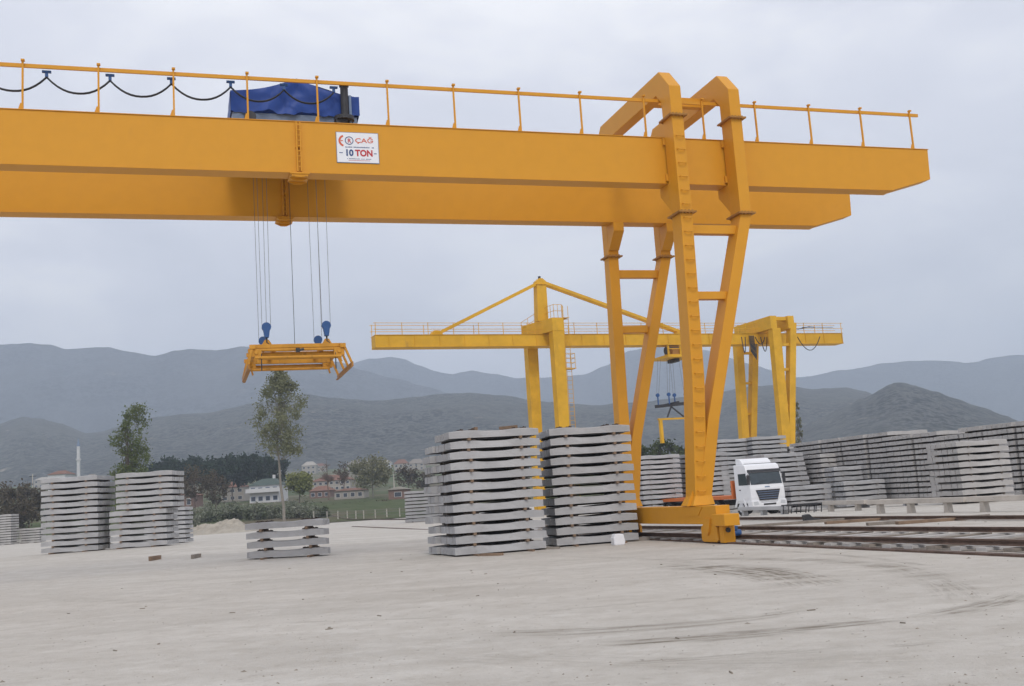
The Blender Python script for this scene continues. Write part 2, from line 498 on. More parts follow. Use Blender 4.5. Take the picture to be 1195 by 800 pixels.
def interp(pts, x):
    if x <= pts[0][0]: return pts[0][1]
    for (a, b), (c, d) in zip(pts, pts[1:]):
        if x <= c:
            t = (x - a) / (c - a); t = t * t * (3 - 2 * t) * .5 + t * .5
            return b + (d - b) * t
    return pts[-1][1]
def hills(name, label, ridge, D, front, back, mat, px0, px1, n=260, m=46, seed=0, gully=.22, base=8.0):
    vs = []; fs = []
    for i in range(n + 1):
        px = px0 + (px1 - px0) * i / n
        d = ray(px, horizon(px)); d = Vector((d.x, d.y, 0)) / d.y
        py = interp(ridge, px) + 1.3 * noise.fractal(Vector((px * .03, seed, 3.1)), .8, 2, 6) 
        rr = ray(px, py); H = EYE + rr.z / rr.y * D
        for j in range(m + 1):
            t = -1 + 2 * j / m
            y = D + (t * front if t < 0 else t * back)
            s = (1 - abs(t)) 
            prof = s ** 1.25 if t < 0 else s ** .8
            q = d * y
            g = noise.ridged_multi_fractal(Vector((q.x, q.y, seed * 50.0)) * (2.6 / D), 1.0, 2.1, 5, 1.0, 2.0) / 2.0 - .5
            f2 = noise.fractal(Vector((q.x, q.y, seed * 31.0)) * (14.0 / D), .9, 2.0, 5)
            amp = min(1, abs(t) * 3.2) * s
            z = base + (H - base) * prof + (H - base) * gully * amp * (g + .10 * f2) * 1.3
            # keep the slopes behind the ridge line
            if t < -.02: 
                lim = EYE + (H - EYE) * (y / D) - .012 * abs(t) * H
                z = min(z, lim)
            if abs(t) > .999: z = -2.0
            vs.append((q.x, q.y, max(z, -2.0)))
    for i in range(n):
        for j in range(m):
            a = i * (m + 1) + j
            fs.append((a, a + m + 1, a + m + 2, a + 1))
    o = MB().add(vs, fs).build(name, mat, smooth=True)
    tag(o, label, 'hills', kind='structure')
hills('mountain', 'broad blue mountain behind the left yard stacks',
      [(-260, 430), (-100, 408), (0, 402), (35, 400), (59, 402), (78, 407), (98, 406), (129, 405), (156, 410), (184, 414.5), (207, 409), (234, 407), (258, 408), (289, 404), (315, 404), (340, 408), (400, 421), (430, 431), (470, 441), (510, 452), (560, 468), (640, 500), (740, 545)],
      2300, 800, 700, M['mount'], -300, 740, seed=1)
hills('mountain', 'pale distant ridge between the two gantry cranes',
      [(330, 470), (400, 430), (440, 417), (465, 415.5), (480, 419), (498, 426), (515, 432), (536, 436), (550, 433), (561, 431), (572, 433.5), (585, 435.5), (615, 440), (640, 440), (690, 437), (720, 425), (748, 408), (790, 400), (840, 408), (890, 424), (935, 438), (955, 438), (1000, 430), (1060, 421), (1110, 419), (1150, 422), (1170, 417), (1195, 413), (1300, 405), (1500, 430)],
      3100, 700, 600, M['mount'], 330, 1500, seed=2)
hills('hills', 'long scrub covered hill across the valley',
      [(-300, 520), (-100, 505), (0, 494), (27, 486.6), (47, 487), (70, 494), (102, 505), (120, 504), (141, 497), (188, 485), (234, 482), (273, 476), (305, 469), (332, 461), (363, 459), (391, 463), (430, 467), (467, 465), (490, 463), (520, 459), (560, 458), (590, 460), (640, 468), (700, 472), (760, 468), (830, 460), (890, 450), (920, 448), (960, 453), (1000, 451), (1022, 456), (1060, 480), (1120, 520), (1200, 545)],
      1250, 620, 420, M['hill'], -320, 1200, n=340, m=56, seed=3, gully=.30)
hills('hills', 'dark conical hill on the right with a pale summit',
      [(840, 530), (900, 512), (935, 498), (970, 485), (1000, 472), (1017, 463.5), (1030, 458), (1040, 453), (1050, 448), (1057, 445.5), (1064, 445), (1070, 446), (1079, 448.5), (1090, 452), (1101, 455.5), (1124, 464), (1155, 474.5), (1181, 484), (1195, 490), (1260, 512), (1340, 535)],
      900, 360, 300, M['hill'], 840, 1340, n=160, m=50, seed=4, gully=.25)

# ------------------------------------------------------------------ the amber gantry crane
TH = R_(17.83)
crane = empty('gantry_crane', (0, 26.35, 0), TH)
tag(crane, 'large amber double girder gantry crane with bent portal legs', 'gantry crane')
ZT, ZB, GW, GG = 11.10, 9.80, .473, 3.96
def girder(b, endcap):
    mb = MB()
    poly = [(-33, ZB), (12.30, ZB), (13.66, 10.17), (13.70, ZT), (-33, ZT)]
    mb.prism(poly, 'y', b, b + GW)
    # top flange lip and bottom flange lip standing proud of the web
    mb.box(-33, 13.72, b - .025, b + GW + .025, ZT + .002, ZT + .022)
    mb.box(-33, 12.28, b - .018, b + GW + .018, ZB - .022, ZB - .002)
    return mb.build('main_girder', M['amber'], crane, .006)
g1 = girder(0, 1); g2 = girder(GG, 1)
for b in (0, GG):       # site joint of the girder: angle pair, gusset plate and bolts
    mb = MB()
    s = -1 if b == 0 else -1
    for dx in (-.045, .045):
        mb.box(-5.22 + dx - .018, -5.22 + dx + .018, b - .075, b - .002, ZB + .002, ZT - .02)
    mb.box(-5.30, -5.14, b - .06, b - .003, ZB + .62, ZB + .645)
    mb.box(-5.46, -4.98, b - .11, b + GW + .11, ZB - .075, ZB - .045)
    mb.prism([(-5.42, ZB - .045), (-5.02, ZB - .045), (-5.08, ZB - .02), (-5.36, ZB - .02)], 'y', b - .08, b - .02)
    for yy in (b - .09, b + GW * .5, b + GW + .07):
        mb.prism([(-5.30, ZB - .15), (-5.14, ZB - .15), (-4.98, ZB - .077), (-5.46, ZB - .077)], 'y', yy, yy + .02)
    for k in range(4): mb.tube([(-5.40 + k * .12, b - .10, ZB - .115), (-5.40 + k * .12, b - .06, ZB - .115)], .022, 6)
    for k in range(9):
        mb.box(-5.245, -5.195, b - .10, b - .074, ZB + .1 + k * .135, ZB + .13 + k * .135)
    mb.build('girder_joint', M['amber'], crane, .004)
# railing on the near girder
PX = [-11.5, -9.85, -8.15, -6.41, -4.69, -2.89, -1.12, .69, 2.46, 4.37, 6.19, 7.90, 9.71, 11.5, 13.28]
for x in [-13.2, -14.9, -16.6, -18.3] + PX:
    mb = MB()
    mb.box(x - .022, x + .022, .08, .124, ZT + .024, 12.36)
    mb.prism([(x - .10, ZT + .024), (x - .023, ZT + .024), (x - .023, ZT + .20), (x - .05, ZT + .20)], 'y', .085, .119)
    mb.box(x - .035, x + .045, .04, .13, 12.33, 12.37)
    mb.build('railing_post', M['amber'], crane)
mb = MB()
mb.box(-33, 13.62, .125, .175, 12.20, 12.255); mb.box(-33, 13.62, .125, .135, 12.256, 12.29)
mb.build('handrail', M['amber'], crane)
# portals
def portal(a0, a1, tilt):
    mb = MB()
    out = [(-.60, 8.82), (-.60, 12.41), (-.04, 13.03), (4.30, 13.03), (4.86, 12.41), (4.86, 8.82)]
    inn = [(4.36 + .10, 8.82), (4.46, 12.10), (4.14, 12.43), (.24, 12.43), (-.05, 12.10), (-.05, 8.82)]
    ring = out + inn
    n = len(ring)
    vs = [(a0, p[0], p[1]) for p in ring] + [(a1, p[0], p[1]) for p in ring]
    fs = []
    for i in range(n):
        j = (i + 1) % n
        fs.append((i, j, j + n, i + n))
    for o in (0, n):      # side faces as quads between outer and inner path
        for i in range(5):
            fs.append((o + i, o + i + 1, o + 10 - i, o + 11 - i))
    mb.add(vs, fs)
    o = mb.build('portal_frame', M['amber'], crane, .012)
    for poly in ([(-.046, 9.775), (.52, 9.775), (.52, 9.55), (-.046, 8.98)], [(4.456, 9.775), (3.90, 9.775), (3.90, 9.50), (4.40, 9.0), (4.456, 8.99)]):
        MB().prism(poly, 'x', a0 + .003, a1 - .003).build('girder_bracket', M['amber'], crane, .01)
    for zz in (9.84, 10.88):             # shims between column and girder web
        MB().box(a0 - .06, a0 + .02, -.075, -.004, zz, zz + .2).build('clamp_block', M['amber'], crane, .008)
    for b0, b1 in ((-.60, -.05), (4.46, 4.86)):
        for zz in (8.81, 11.56) if b0 < 0 else (8.81,):
            mb = MB()
            mb.box(a0 - .09, a1 + .09, b0 - .09, b1 + .09, zz - .022, zz + .022)
            for k in range(4):
                for bb in (b0 - .05, b1 + .05):
                    xx = a0 + (a1 - a0) * (k + .2) / 3.4
                    mb.box(xx - .02, xx + .02, bb - .02, bb + .02, zz - .05, zz + .05)
            mb.build('flange_plate', M['flange'], crane)
portal(4.84, 5.19, 0)
portal(6.67, 7.01, 0)
def leg(points, name='leg'):
    """points: (z, a0, a1, b0, b1) from top to bottom"""
    vs = []; fs = []
    for z, a0, a1, b0, b1 in points:
        vs += [(a0, b0, z), (a1, b0, z), (a1, b1, z), (a0, b1, z)]
    k = len(points)
    fs.append((0, 1, 2, 3)); fs.append(tuple(range(4 * k - 1, 4 * k - 5, -1)))
    for i in range(k - 1):
        for j in range(4):
            a = 4 * i + j; b = 4 * i + (j + 1) % 4
            fs.append((a, b, b + 4, a + 4))
    return MB().add(vs, fs).build(name, M['amber'], crane, .012)
ZS = .95
leg([(8.785, 4.84, 5.19, -.60, -.06), (4.3, 4.77, 5.13, -.52, .02), (ZS + .25, 4.63, 4.98, -.34, .22), (ZS + .003, 4.50, 5.02, -.42, .32)])
leg([(8.785, 6.67, 7.01, -.60, -.06), (3.17, 5.137, 5.47, -.49, .05), (ZS + .25, 4.745, 5.12, -.337, .217), (ZS + .005, 4.72, 5.16, -.39, .30)])
leg([(8.785, 4.84, 5.17, 4.46, 4.86), (4.3, 4.72, 5.05, 4.40, 4.82), (ZS + .25, 4.62, 4.97, 4.22, 4.68), (ZS + .003, 4.50, 5.02, 4.14, 4.78)])
leg([(8.785, 6.67, 7.01, 4.46, 4.86), (3.0, 5.057, 5.38, 4.34, 4.76), (ZS + .25, 4.72, 5.10, 4.223, 4.677), (ZS + .005, 4.70, 5.16, 4.17, 4.75)])
for (x0, x1, b0, b1, z0, z1) in ((5.16, 6.66, -.42, -.18, 8.26, 8.50), (5.12, 6.10, -.44, -.22, 6.43, 6.64),
                                 (5.13, 6.56, 4.56, 4.76, 8.14, 8.39), (5.06, 6.02, 4.52, 4.74, 6.36, 6.58)):
    MB().box(x0, x1, b0, b1, z0, z1).build('cross_tie', M['amber'], crane, .008)
MB().box(5.195, 6.665, .95, 1.17, 12.46, 12.74).build('cross_tie', M['amber'], crane, .008)
for k in range(26):
    z = 10.95 - k * .385
    if z > 8.8: b = -.60; ac = 5.02
    else:
        t = (8.785 - z) / (8.785 - 4.3)
        if z > 4.3: b = -.60 + .08 * t; ac = 5.02 - .065 * t
        else:
            t = (4.3 - z) / (4.3 - 1.2); b = -.52 + .18 * t; ac = 4.955 - .15 * t
    if abs(z - 8.81) < .1: continue
    pts = [(ac - .11, b + .02, z + .02), (ac - .10, b - .07, z), (ac, b - .085, z - .012), (ac + .10, b - .07, z), (ac + .11, b + .02, z + .02)]
    MB().tube(pts, .016, 6).build('ladder_rung', M['amber'], crane)
# end carriage
MB().box(4.56, 4.96, -1.50, 6.15, .48, .945).build('end_carriage', M['amber'], crane, .012)
for bb in (-.05, 4.45):     # gusset plates between legs and carriage
    for aa in (4.555, 4.965):
        MB().prism([(bb - .75, .93), (bb + .6, .93), (bb + .42, .70), (bb - .5, .70)], 'x', aa - .006 if aa > 4.7 else aa - .012, aa + .012 if aa > 4.7 else aa + .003).build('gusset', M['amber'], crane)
    MB().prism([(4.42, .95), (4.62, .95), (4.66, 1.35), (4.63, 1.35)], 'y', bb - .17, bb - .15).build('gusset', M['amber'], crane)
def bogie(b0, b1, ms):
    mb = MB()
    mb.prism([(b0, .10), (b0 + .04, .40), (b0 + .18, .478), (b1 - .12, .478), (b1, .40), (b1, .08), (b1 - .1, .04), (b0 + .1, .04)], 'x', 4.56, 4.64)
    mb.prism([(b0, .10), (b0 + .04, .40), (b0 + .18, .478), (b1 - .12, .478), (b1, .40), (b1, .08), (b1 - .1, .04), (b0 + .1, .04)], 'x', 4.90, 4.98)
    mb.box(4.64, 4.90, b0 + .2, b1 - .2, .40, .475)
    o = mb.build('bogie', M['amber'], crane, .008)
    for bb in ((b0 + .33, b1 - .33) if b1 - b0 > 1.2 else ((b0 + b1) / 2,)):
        wheel = MB().disc((4.77, bb, .20), (1, 0, 0), .19, .16, 24).disc((4.77, bb, .20), (1, 0, 0), .225, .03, 24)
        wheel.build('wheel', M['dark'], o)
    mb = MB()
    mb.prism([(b0 + .28, .62), (b0 + .72, .62), (b0 + .60, .30), (b0 + .50, .20), (b0 + .40, .30)], 'x', 4.515, 4.557)
    mb.build('pivot_bracket', M['amber'], o)
    return o
bg1 = bogie(-1.50, -.62, -1)
bogie(3.95, 5.65, 1)
MB().box(4.44, 4.86, -2.12, -1.502, .45, .74).build('drive_cover', M['amber'], crane, .015)
mb = MB(); mb.box(4.58, 4.90, -1.76, -1.54, .03, .448)
mb.build('buffer_plate', M['amber'], crane, .01)
MB().disc((4.70, -1.785, .34), (0, 1, 0), .06, .05).build('buffer', M['dark'], crane)
mb = MB().tube([(4.905, -1.65, .25), (5.10, -1.65, .25)], .08, 14).box(4.905, 5.0, -1.73, -1.57, .33, .42)
mb.build('drive_motor', M['bluesteel'], crane)
# festoon cable with carriers along the hand rail
carr = [-13.9, -12.45, -11.0, -9.6, -8.2, -6.8, -5.5, -4.25]
low = []
mb = MB()
cpts = [(-15.4, 12.02)] + [(x, 12.02) for x in carr]
for (x0, z0), (x1, z1) in zip(cpts, cpts[1:]):
    for off in (0, .03):
        pts = []
        for k in range(13):
            t = k / 12
            x = x0 + (x1 - x0) * t
            sag = .42 * (1 - abs(2 * t - 1) ** 2.2) * (x1 - x0) / 1.6
            pts.append((x, .22 + off, 12.03 - sag - off * .4))
        mb.tube(pts, .015, 6)
o = mb.build('festoon_cable', M['cable'], crane, smooth=True)
for x in carr:
    MB().box(x - .10, x + .10, .20, .26, 12.13, 12.18).box(x - .035, x + .035, .21, .25, 12.03, 12.13).build('cable_carrier', M['bluesteel'], o)

# trolley with tarpaulin on the two girders
trol = empty('hoist_trolley', (0, 26.35, 0), TH)
tag(trol, 'hoist trolley on top of the amber girders wrapped in blue tarpaulin', 'hoist trolley')
TX0, TX1, TB0, TB1 = -6.80, -3.58, .50, 4.05
mb = MB()
mb.box(TX0 + .03, TX1 - .05, TB0 + .03, TB0 + .2, ZT + .12, ZT + .40); mb.box(TX0 + .03, TX1 - .05, TB1 - .2, TB1 - .03, ZT + .12, ZT + .40)
mb.box(TX0 + .03, TX0 + .2, TB0 + .2, TB1 - .2, ZT + .12, ZT + .40); mb.box(TX1 - .22, TX1 - .05, TB0 + .2, TB1 - .2, ZT + .12, ZT + .40)
mb.build('trolley_frame', M['greyblue'], trol, .006)
mb = MB()
for x in (TX0 + .1, TX1 - .3, TX0 + .75):
    mb.box(x, x + .2, TB0 - .1, TB0 + .02, ZT + .024, ZT + .14)
mb.build('frame_foot', M['amber'], trol)
for x in (TX0 + .45, TX1 - .5):
    for b in (TB0 - .26, TB1 + .05):
        MB().disc((x, b, ZT + .17), (0, 1, 0), .145, .1).build('wheel', M['dark'], trol)
def tarp():
    mb = MB(); nb, prof = 22, []
    zb, ze, zr = ZT + .40, ZT + .93, ZT + 1.34
    xs = [TX0, TX0 + .02]
    ring = []
    N1, N2 = 8, 16
    for i in range(N1): ring.append((TX0 - .01, zb + (ze - zb) * i / N1))
    for i in range(N2): ring.append((TX0 + (-5.15 - TX0) * i / N2, ze + (zr - ze) * i / N2 - .09 * math.sin(math.pi * i / N2)))
    for i in range(N2): ring.append((-5.15 + (TX1 + 5.15) * i / N2, zr + (ze - .02 - zr) * i / N2 - .07 * math.sin(math.pi * i / N2)))
    for i in range(N1 + 1): ring.append((TX1 + .01, ze + (zb - ze) * i / N1))
    vs = []; fs = []
    n = len(ring)
    def wr(x, b, z, k=1):
        d = noise.fractal(Vector((x * .9 + z * .5, b * .9, z * .8)), .9, 2, 3) * .08
        return d * k
    for j in range(nb + 1):
        b = TB0 - .03 + (TB1 - TB0 + .06) * j / nb
        for (x, z) in ring:
            d = wr(x, b, z)
            hang = (.06 * math.sin(x * 7 + b * 5) if z <= zb + .01 else 0)
            vs.append((x + d * .35, b, z + d * .7 + hang))
    for j in range(nb):
        for i in range(n - 1):
            a = j * n + i
            fs.append((a, a + 1, a + n + 1, a + n))
    mb.add(vs, fs)
    for b, s in ((TB0 - .03, -1), (TB1 + .03, 1)):   # gable ends: columns hanging from the ring, with folds
        top = [p for p in ring[N1:N1 + 2 * N2 + 1]]
        rows = 12
        vs = []; fs = []
        for (x, zt) in top:
            for r in range(rows + 1):
                z = zt + (zb + .05 * math.sin(x * 6.1) + .03 * math.sin(x * 17) - zt) * r / rows
                fold = (.10 * noise.noise(Vector((x * 2.6 + z * 1.9 * (1 if x > -5.15 else -1), z * .5, s * 4.0))) + .03 * noise.noise(Vector((x * 6.5, z * 1.1, 3.0)))) * min(1, r / 2)
                e = min(abs(x - TX0), abs(x - TX1)); fold *= min(1, e / .15)
                vs.append((x, b + fold * 1.3 + s * .02, z))
        for i in range(len(top) - 1):
            for r in range(rows):
                a = i * (rows + 1) + r
                fs.append((a, a + rows + 1, a + rows + 2, a + 1))
        mb.add(vs, fs)
    return mb.build('tarpaulin', M['tarp'], trol, smooth=True)
tarp()
MB().tube([(-3.97, .33, ZT + .28), (-3.97, .33, ZT + 1.16)], .10, 14).disc((-3.97, .33, ZT + 1.17), (0, 0, 1), .125, .07).disc((-4.0, .33, ZT + .26), (0, 0, 1), .26, .10).build('cable_guide', M['dark'], trol)
MB().box(-3.86, -3.80, .30, .36, ZT + .024, ZT + .9).build('guide_post', M['greyblue'], trol)
MB().tube([(-5.9, .9, ZT + .1), (-4.4, .9, ZT + .1)], .2, 16).tube([(-5.9, 3.2, ZT + .1), (-4.4, 3.2, ZT + .1)], .2, 16).build('rope_drum', M['dark'], trol)
hook = {}
for nm, (x, b, z) in {'nl': (-6.07, .95, 6.08), 'nr': (-4.59, .95, 6.10), 'fl': (-6.0, 3.2, 6.10), 'fr': (-4.53, 3.2, 6.10)}.items():
    hb = MB()
    hb.disc((x, b, z), (0, 1, 0), .115, .10, 22)
    hb.prism([(x - .085, z - .05), (x + .085, z - .05), (x + .05, z - .27), (x - .05, z - .27)], 'y', b - .07, b + .07)
    o = hb.build('hook_block', M['bluesteel'], trol, .004)
    mbk = MB().tube([(x, b, z - .27), (x, b, z - .40)], .022, 8)
    pts = [(x + .065 * math.sin(k / 8 * 4.6), b, z - .465 + .065 * math.cos(k / 8 * 4.6)) for k in range(9)]
    mbk.tube(pts, .02, 8)
    mbk.build('hook', M['dark'], o)
    for dx in (-.105, .105):
        MB().tube([(x + dx, b, z), (x + dx * 1.15, b, ZT + .15)], .006, 5).build('rope', M['rope'], trol)
MB().tube([(-5.22, 2.6, 5.45), (-5.22, 2.6, ZT + .15)], .008, 6).build('power_cable', M['cable'], trol)

# spreader hanging from the four hooks
spr = empty('lifting_spreader', (0, 26.35, 0), TH)
tag(spr, 'amber lifting spreader frame with clamp bars hanging on four hook blocks', 'lifting spreader')
for b in (.95, 3.2):
    MB().box(-6.40, -4.22, b - .05, b + .05, 5.545, 5.64).tube([(-6.34, b - .02, 5.50), (-4.28, b - .02, 5.50)], .042, 10).build('main_beam', M['lift'], spr, .006)
    MB().tube([(-6.42, b + .12, 5.41), (-4.2, b + .12, 5.41)], .045, 10).build('sliding_tube', M['lift'], spr)
    MB().tube([(-6.38, b - .1, 5.30), (-4.25, b - .1, 5.30)], .035, 10).build('sliding_tube', M['lift'], spr)
    for x in (-6.07, -4.59) if b < 2 else (-6.0, -4.53):
        MB().prism([(x - .12, 5.641), (x + .12, 5.641), (x + .05, 5.76), (x - .05, 5.76)], 'y', b - .015, b + .015).build('lifting_lug', M['lift'], spr)
for b, z in ((1.45, 5.46), (2.55, 5.44)):
    MB().box(-6.30, -4.32, b - .05, b + .05, z - .06, z + .06).build('inner_beam', M['lift'], spr, .005)
for x in (-6.34, -4.30):
    for b in (.95, 3.2):
        mb = MB().box(x - .13, x + .13, b - .10, b + .10, 5.33, 5.53).tube([(x, b - .13, 5.43), (x, b + .13, 5.43)], .05, 10)
        mb.bar((x, b - .08, 5.33), (x + .05, b - .08, 5.16), .04, .06, (0, 1, 0))
        mb.build('clamp_housing', M['lift'], spr, .006)
MB().tube([(-6.3, 1.15, 5.33), (-4.3, 1.15, 5.33)], .045, 10).build('sliding_tube', M['lift'], spr)
for x in (-6.36, -5.9, -4.72, -4.26):
    MB().box(x - .045, x + .045, 1.002, 3.148, 5.47, 5.56).build('cross_member', M['lift'], spr, .006)
for sx, x in ((-1, -6.42), (1, -4.20)):
    for b in (.85, 1.5, 2.2, 3.3):
        mb = MB().bar((x, b, 5.62), (x + sx * (.12 if sx < 0 else .20), b, 5.12), .05, .07, (0, 1, 0))
        mb.box(x - .08, x + .06, b - .05, b + .05, 5.52, 5.62)
        mb.build('clamp_arm', M['lift'], spr)
    xx = x + sx * (.12 if sx < 0 else .20)
    mb = MB().box(xx - .022, xx + .022, .72, 3.40, 5.02, 5.13).box(xx - sx * .06, xx + sx * .0, .72, 3.40, 5.0, 5.02)
    mb.build('clamp_bar', M['flange'], spr)
    MB().tube([(x - sx * .2, .86, 5.4), (x - sx * .2, .86, 4.98)], .015, 6).build('locking_pin', M['dark'], spr)
MB().box(-5.38, -5.28, .82, .885, 5.42, 5.52).tube([(-5.28, .85, 5.47), (-5.18, .85, 5.50)], .03, 8).build('actuator', M['dark'], spr)

# sign board
sign = empty('load_sign', (0, 26.35, 0), TH)
tag(sign, 'white 10 TON sign board on the near amber girder', 'sign')
SX0, SX1, SZ0, SZ1 = -4.27, -3.22, 10.09, 10.87
MB().box(SX0, SX1, -.022, -.004, SZ0, SZ1).build('board', M['signw'], sign, .002)
MB().box(SX0 - .014, SX1 + .014, -.016, -.0035, SZ0 - .014, SZ1 + .014).build('border', M['greyblue'], sign)
def text(body, x, z, size, mat, shear=0, sx=1.0, bold=0.0, align='LEFT'):
    cu = bpy.data.curves.new('lettering', 'FONT')
    cu.body = body; cu.size = size; cu.extrude = .0015; cu.offset = bold; cu.shear = shear; cu.align_x = align
    cu.materials.append(mat)
    o = bpy.data.objects.new('lettering', cu); COL.objects.link(o)
    me = bpy.data.meshes.new_from_object(o); bpy.data.objects.remove(o)
    o = link('lettering', me)
    o.parent = sign; o.location = (x, -.0255, z); o.rotation_euler = (R_(90), 0, 0); o.scale = (sx, 1, 1)
    return o
text('ÇAĞ', SX0 + .46, SZ0 + .525, .165, M['ink_orange'], 0, 1.35, .002)
text('R', SX0 + .272, SZ0 + .515, .15, M['ink_red'], 0, 1.0, .003)
text('10', SX0 + .195, SZ0 + .175, .225, M['ink_blue'], 0, .95, .009)
text('TON', SX0 + .455, SZ0 + .175, .225, M['ink_red'], 0, .90, .009)
mb = MB()
def ring_arc(cx, cz, r0, r1, a0, a1, n=24, sx=1):
    vs = []; fs = []
    for k in range(n + 1):
        a = R_(a0 + (a1 - a0) * k / n)
        for r in (r0, r1):
            vs.append((cx + sx * r * math.cos(a), -.026, cz + r * math.sin(a)))
    for k in range(n): fs.append((2 * k, 2 * k + 1, 2 * k + 3, 2 * k + 2))
    return vs, fs
mb.add(*ring_arc(SX0 + .315, SZ0 + .57, .088, .108, 0, 360, 36))
mb.build('logo_ring', M['ink_blue'], sign)
mb = MB()
mb.add(*ring_arc(SX0 + .20, SZ0 + .56, .105, .155, 105, 255))
mb.add([(SX0 + .1, -.026, SZ0 + .55), (SX0 + .155, -.026, SZ0 + .55), (SX0 + .155, -.026, SZ0 + .575), (SX0 + .1, -.026, SZ0 + .575)], [(0, 1, 2, 3)])
mb.build('logo_arc', M['ink_orange'], sign)
mb = MB()      # the small lines of print, too fine to read
rnd = random.Random(3)
for z, x0, x1, h in ((SZ0 + .385, .21, .95, .030), (SZ0 + .085, .22, .84, .020)):
    x = x0
    while x < x1:
        wd = rnd.uniform(.012, .022)
        if rnd.random() > .12: mb.box(SX0 + x, SX0 + x + wd, -.0245, -.0232, SZ0 * 0 + z, z + h * rnd.uniform(.8, 1.05))
        x += wd + .008
for x0, x1 in ((.05, .14), (.93, 1.0)):
    mb.box(SX0 + x0, SX0 + x1, -.0245, -.0232, SZ0 + .235, SZ0 + .255)
mb.build('small_print', M['ink_blue'], sign)
mb = MB(); x = .28
while x < .82:
    wd = rnd.uniform(.012, .02); mb.box(SX0 + x, SX0 + x + wd, -.0245, -.0232, SZ0 + .045, SZ0 + .06); x += wd + .008
mb.build('small_print', M['ink_red'], sign)

# ------------------------------------------------------------------ the far lemon crane
TH2 = R_(22.5)
O2 = Vector((2.8, 78, 0))
U2 = Vector((math.cos(TH2), math.sin(TH2), 0)); V2 = Vector((-math.sin(TH2), math.cos(TH2), 0))
def ab(px, py, b=0.0):
    d = ray(px, py)
    t = ((O2 + V2 * b - CP).dot(V2)) / d.dot(V2)
    p = CP + d * t - O2
    return p.dot(U2), p.z
c2 = empty('cantilever_crane', O2, TH2)
tag(c2, 'yellow gantry crane with a stayed mast and long cantilever arm farther back', 'gantry crane')
ga, gz = ab(435.4, 392.4); gb_, gz2 = ab(978, 390)
zt = (gz + gz2) / 2; gh = .83
GH2 = .55
mb = MB().box(ga, gb_, -GH2, GH2, zt - gh, zt)
mb.box(ga - .02, gb_ + .02, -GH2 - .06, GH2 + .06, zt + .003, zt + .035).box(ga, gb_, -GH2 - .06, GH2 + .06, zt - gh - .05, zt - gh - .003)
mb.build('main_girder', M['lemon'], c2, .01)
k = ga + 1.0
while k < gb_:
    MB().box(k - .02, k + .02, -GH2 - .05, -GH2 - .003, zt - gh + .01, zt - .01).build('girder_stiffener', M['lemon'], c2); k += 1.9
n = int((gb_ - ga) / 1.95)
for i in range(n + 1):
    x = ga + .05 + (gb_ - ga - .1) * i / n
    for b in (-GH2 + .03, GH2 - .03):
        if b > 0 and i % 2: continue
        MB().box(x - .02, x + .02, b - .02, b + .02, zt + .036, zt + .92).build('railing_post', M['lemon'], c2)
for b in (-GH2 + .03, GH2 - .03):
    mb = MB()
    for z in (zt + .42, zt + .88): mb.tube([(ga - .1, b - .04, z), (gb_ + .1, b - .04, z)], .02, 5)
    mb.build('handrail', M['lemon'], c2)
def taper(top, bot, w0, w1, d0, d1, name='leg'):
    (a0, b0, z0), (a1, b1, z1) = top, bot
    vs = []
    for a, b, z, wd, dp in ((a0, b0, z0, w0, d0), (a1, b1, z1, w1, d1)):
        vs += [(a - wd / 2, b - dp / 2, z), (a + wd / 2, b - dp / 2, z), (a + wd / 2, b + dp / 2, z), (a - wd / 2, b + dp / 2, z)]
    return MB().add(vs, [(0, 1, 2, 3), (7, 6, 5, 4), (0, 4, 5, 1), (1, 5, 6, 2), (2, 6, 7, 3), (3, 7, 4, 0)]).build(name, M['lemon'], c2, .015)
# mast portal
BN, BF = -1.45, 1.45
a_, z_ = ab(648.5, 376, BN); a2_, z2_ = ab(655.5, 497, BN)
zp = zt + 1.05
taper((a_, BN, zp), (a2_ + .02 * 0, BN, 0.4), .92, .80, .8, .7)
a3_, _ = ab(619.5, 405, BF); a4_, _ = ab(624, 500, BF)
taper((a3_, BF, zt + .1), (a4_, BF, 0.4), .86, .72, .8, .7)
am = (a_ + a3_) / 2
vs = []                            # box beam joining the two legs over the girder
mb = MB()
for a, b in ((a_, BN - .42), (a3_, BF + .42)):
    for da, dz in ((-.47, .06), (.47, .06), (.47, 1.06), (-.47, 1.06)): vs.append((a + da, b, zt + dz))
mb.add(vs, [(0, 1, 2, 3), (7, 6, 5, 4), (0, 4, 5, 1), (1, 5, 6, 2), (2, 6, 7, 3), (3, 7, 4, 0)])
mb.build('portal_beam', M['lemon'], c2, .015)
amx, zmt = ab(630, 333, 0); amb, _ = ab(632, 378, 0)
taper((amx, 0, zmt), (amb, 0, zt + 1.065), .78, .88, .7, .75, 'mast')
mb = MB().box(amx - .45, amx + .45, -.42, .42, zmt + .003, zmt + .06)
mb.prism([(amx - .42, zmt + .06), (amx + .42, zmt + .06), (amx + .40, zmt + .30), (amx + .12, zmt + .52), (amx - .12, zmt + .52), (amx - .40, zmt + .30)], 'y', -.3, .3)
mb.build('mast_head', M['lemon'], c2, .01)
MB().box(amx - .08, amx + .08, -.08, .08, zmt + .523, zmt + .72).build('beacon', M['dark'], c2)
for (q0, q1) in (((628, 330), (508.5, 392)), ((633, 330), (793, 387.5))):
    s0 = ab(*q0); s1 = ab(*q1)
    for b in (-.2, .2):
        MB().bar((s0[0], b, s0[1]), (s1[0], b, max(s1[1], zt + .1)), .14, .24).build('stay', M['lemon'], c2, .01)
    MB().prism([(s1[0] - .5, zt + .037), (s1[0] + .5, zt + .037), (s1[0] + .2, zt + .38), (s1[0] - .2, zt + .38)], 'y', -.35, .35).build('stay_anchor', M['lemon'], c2)
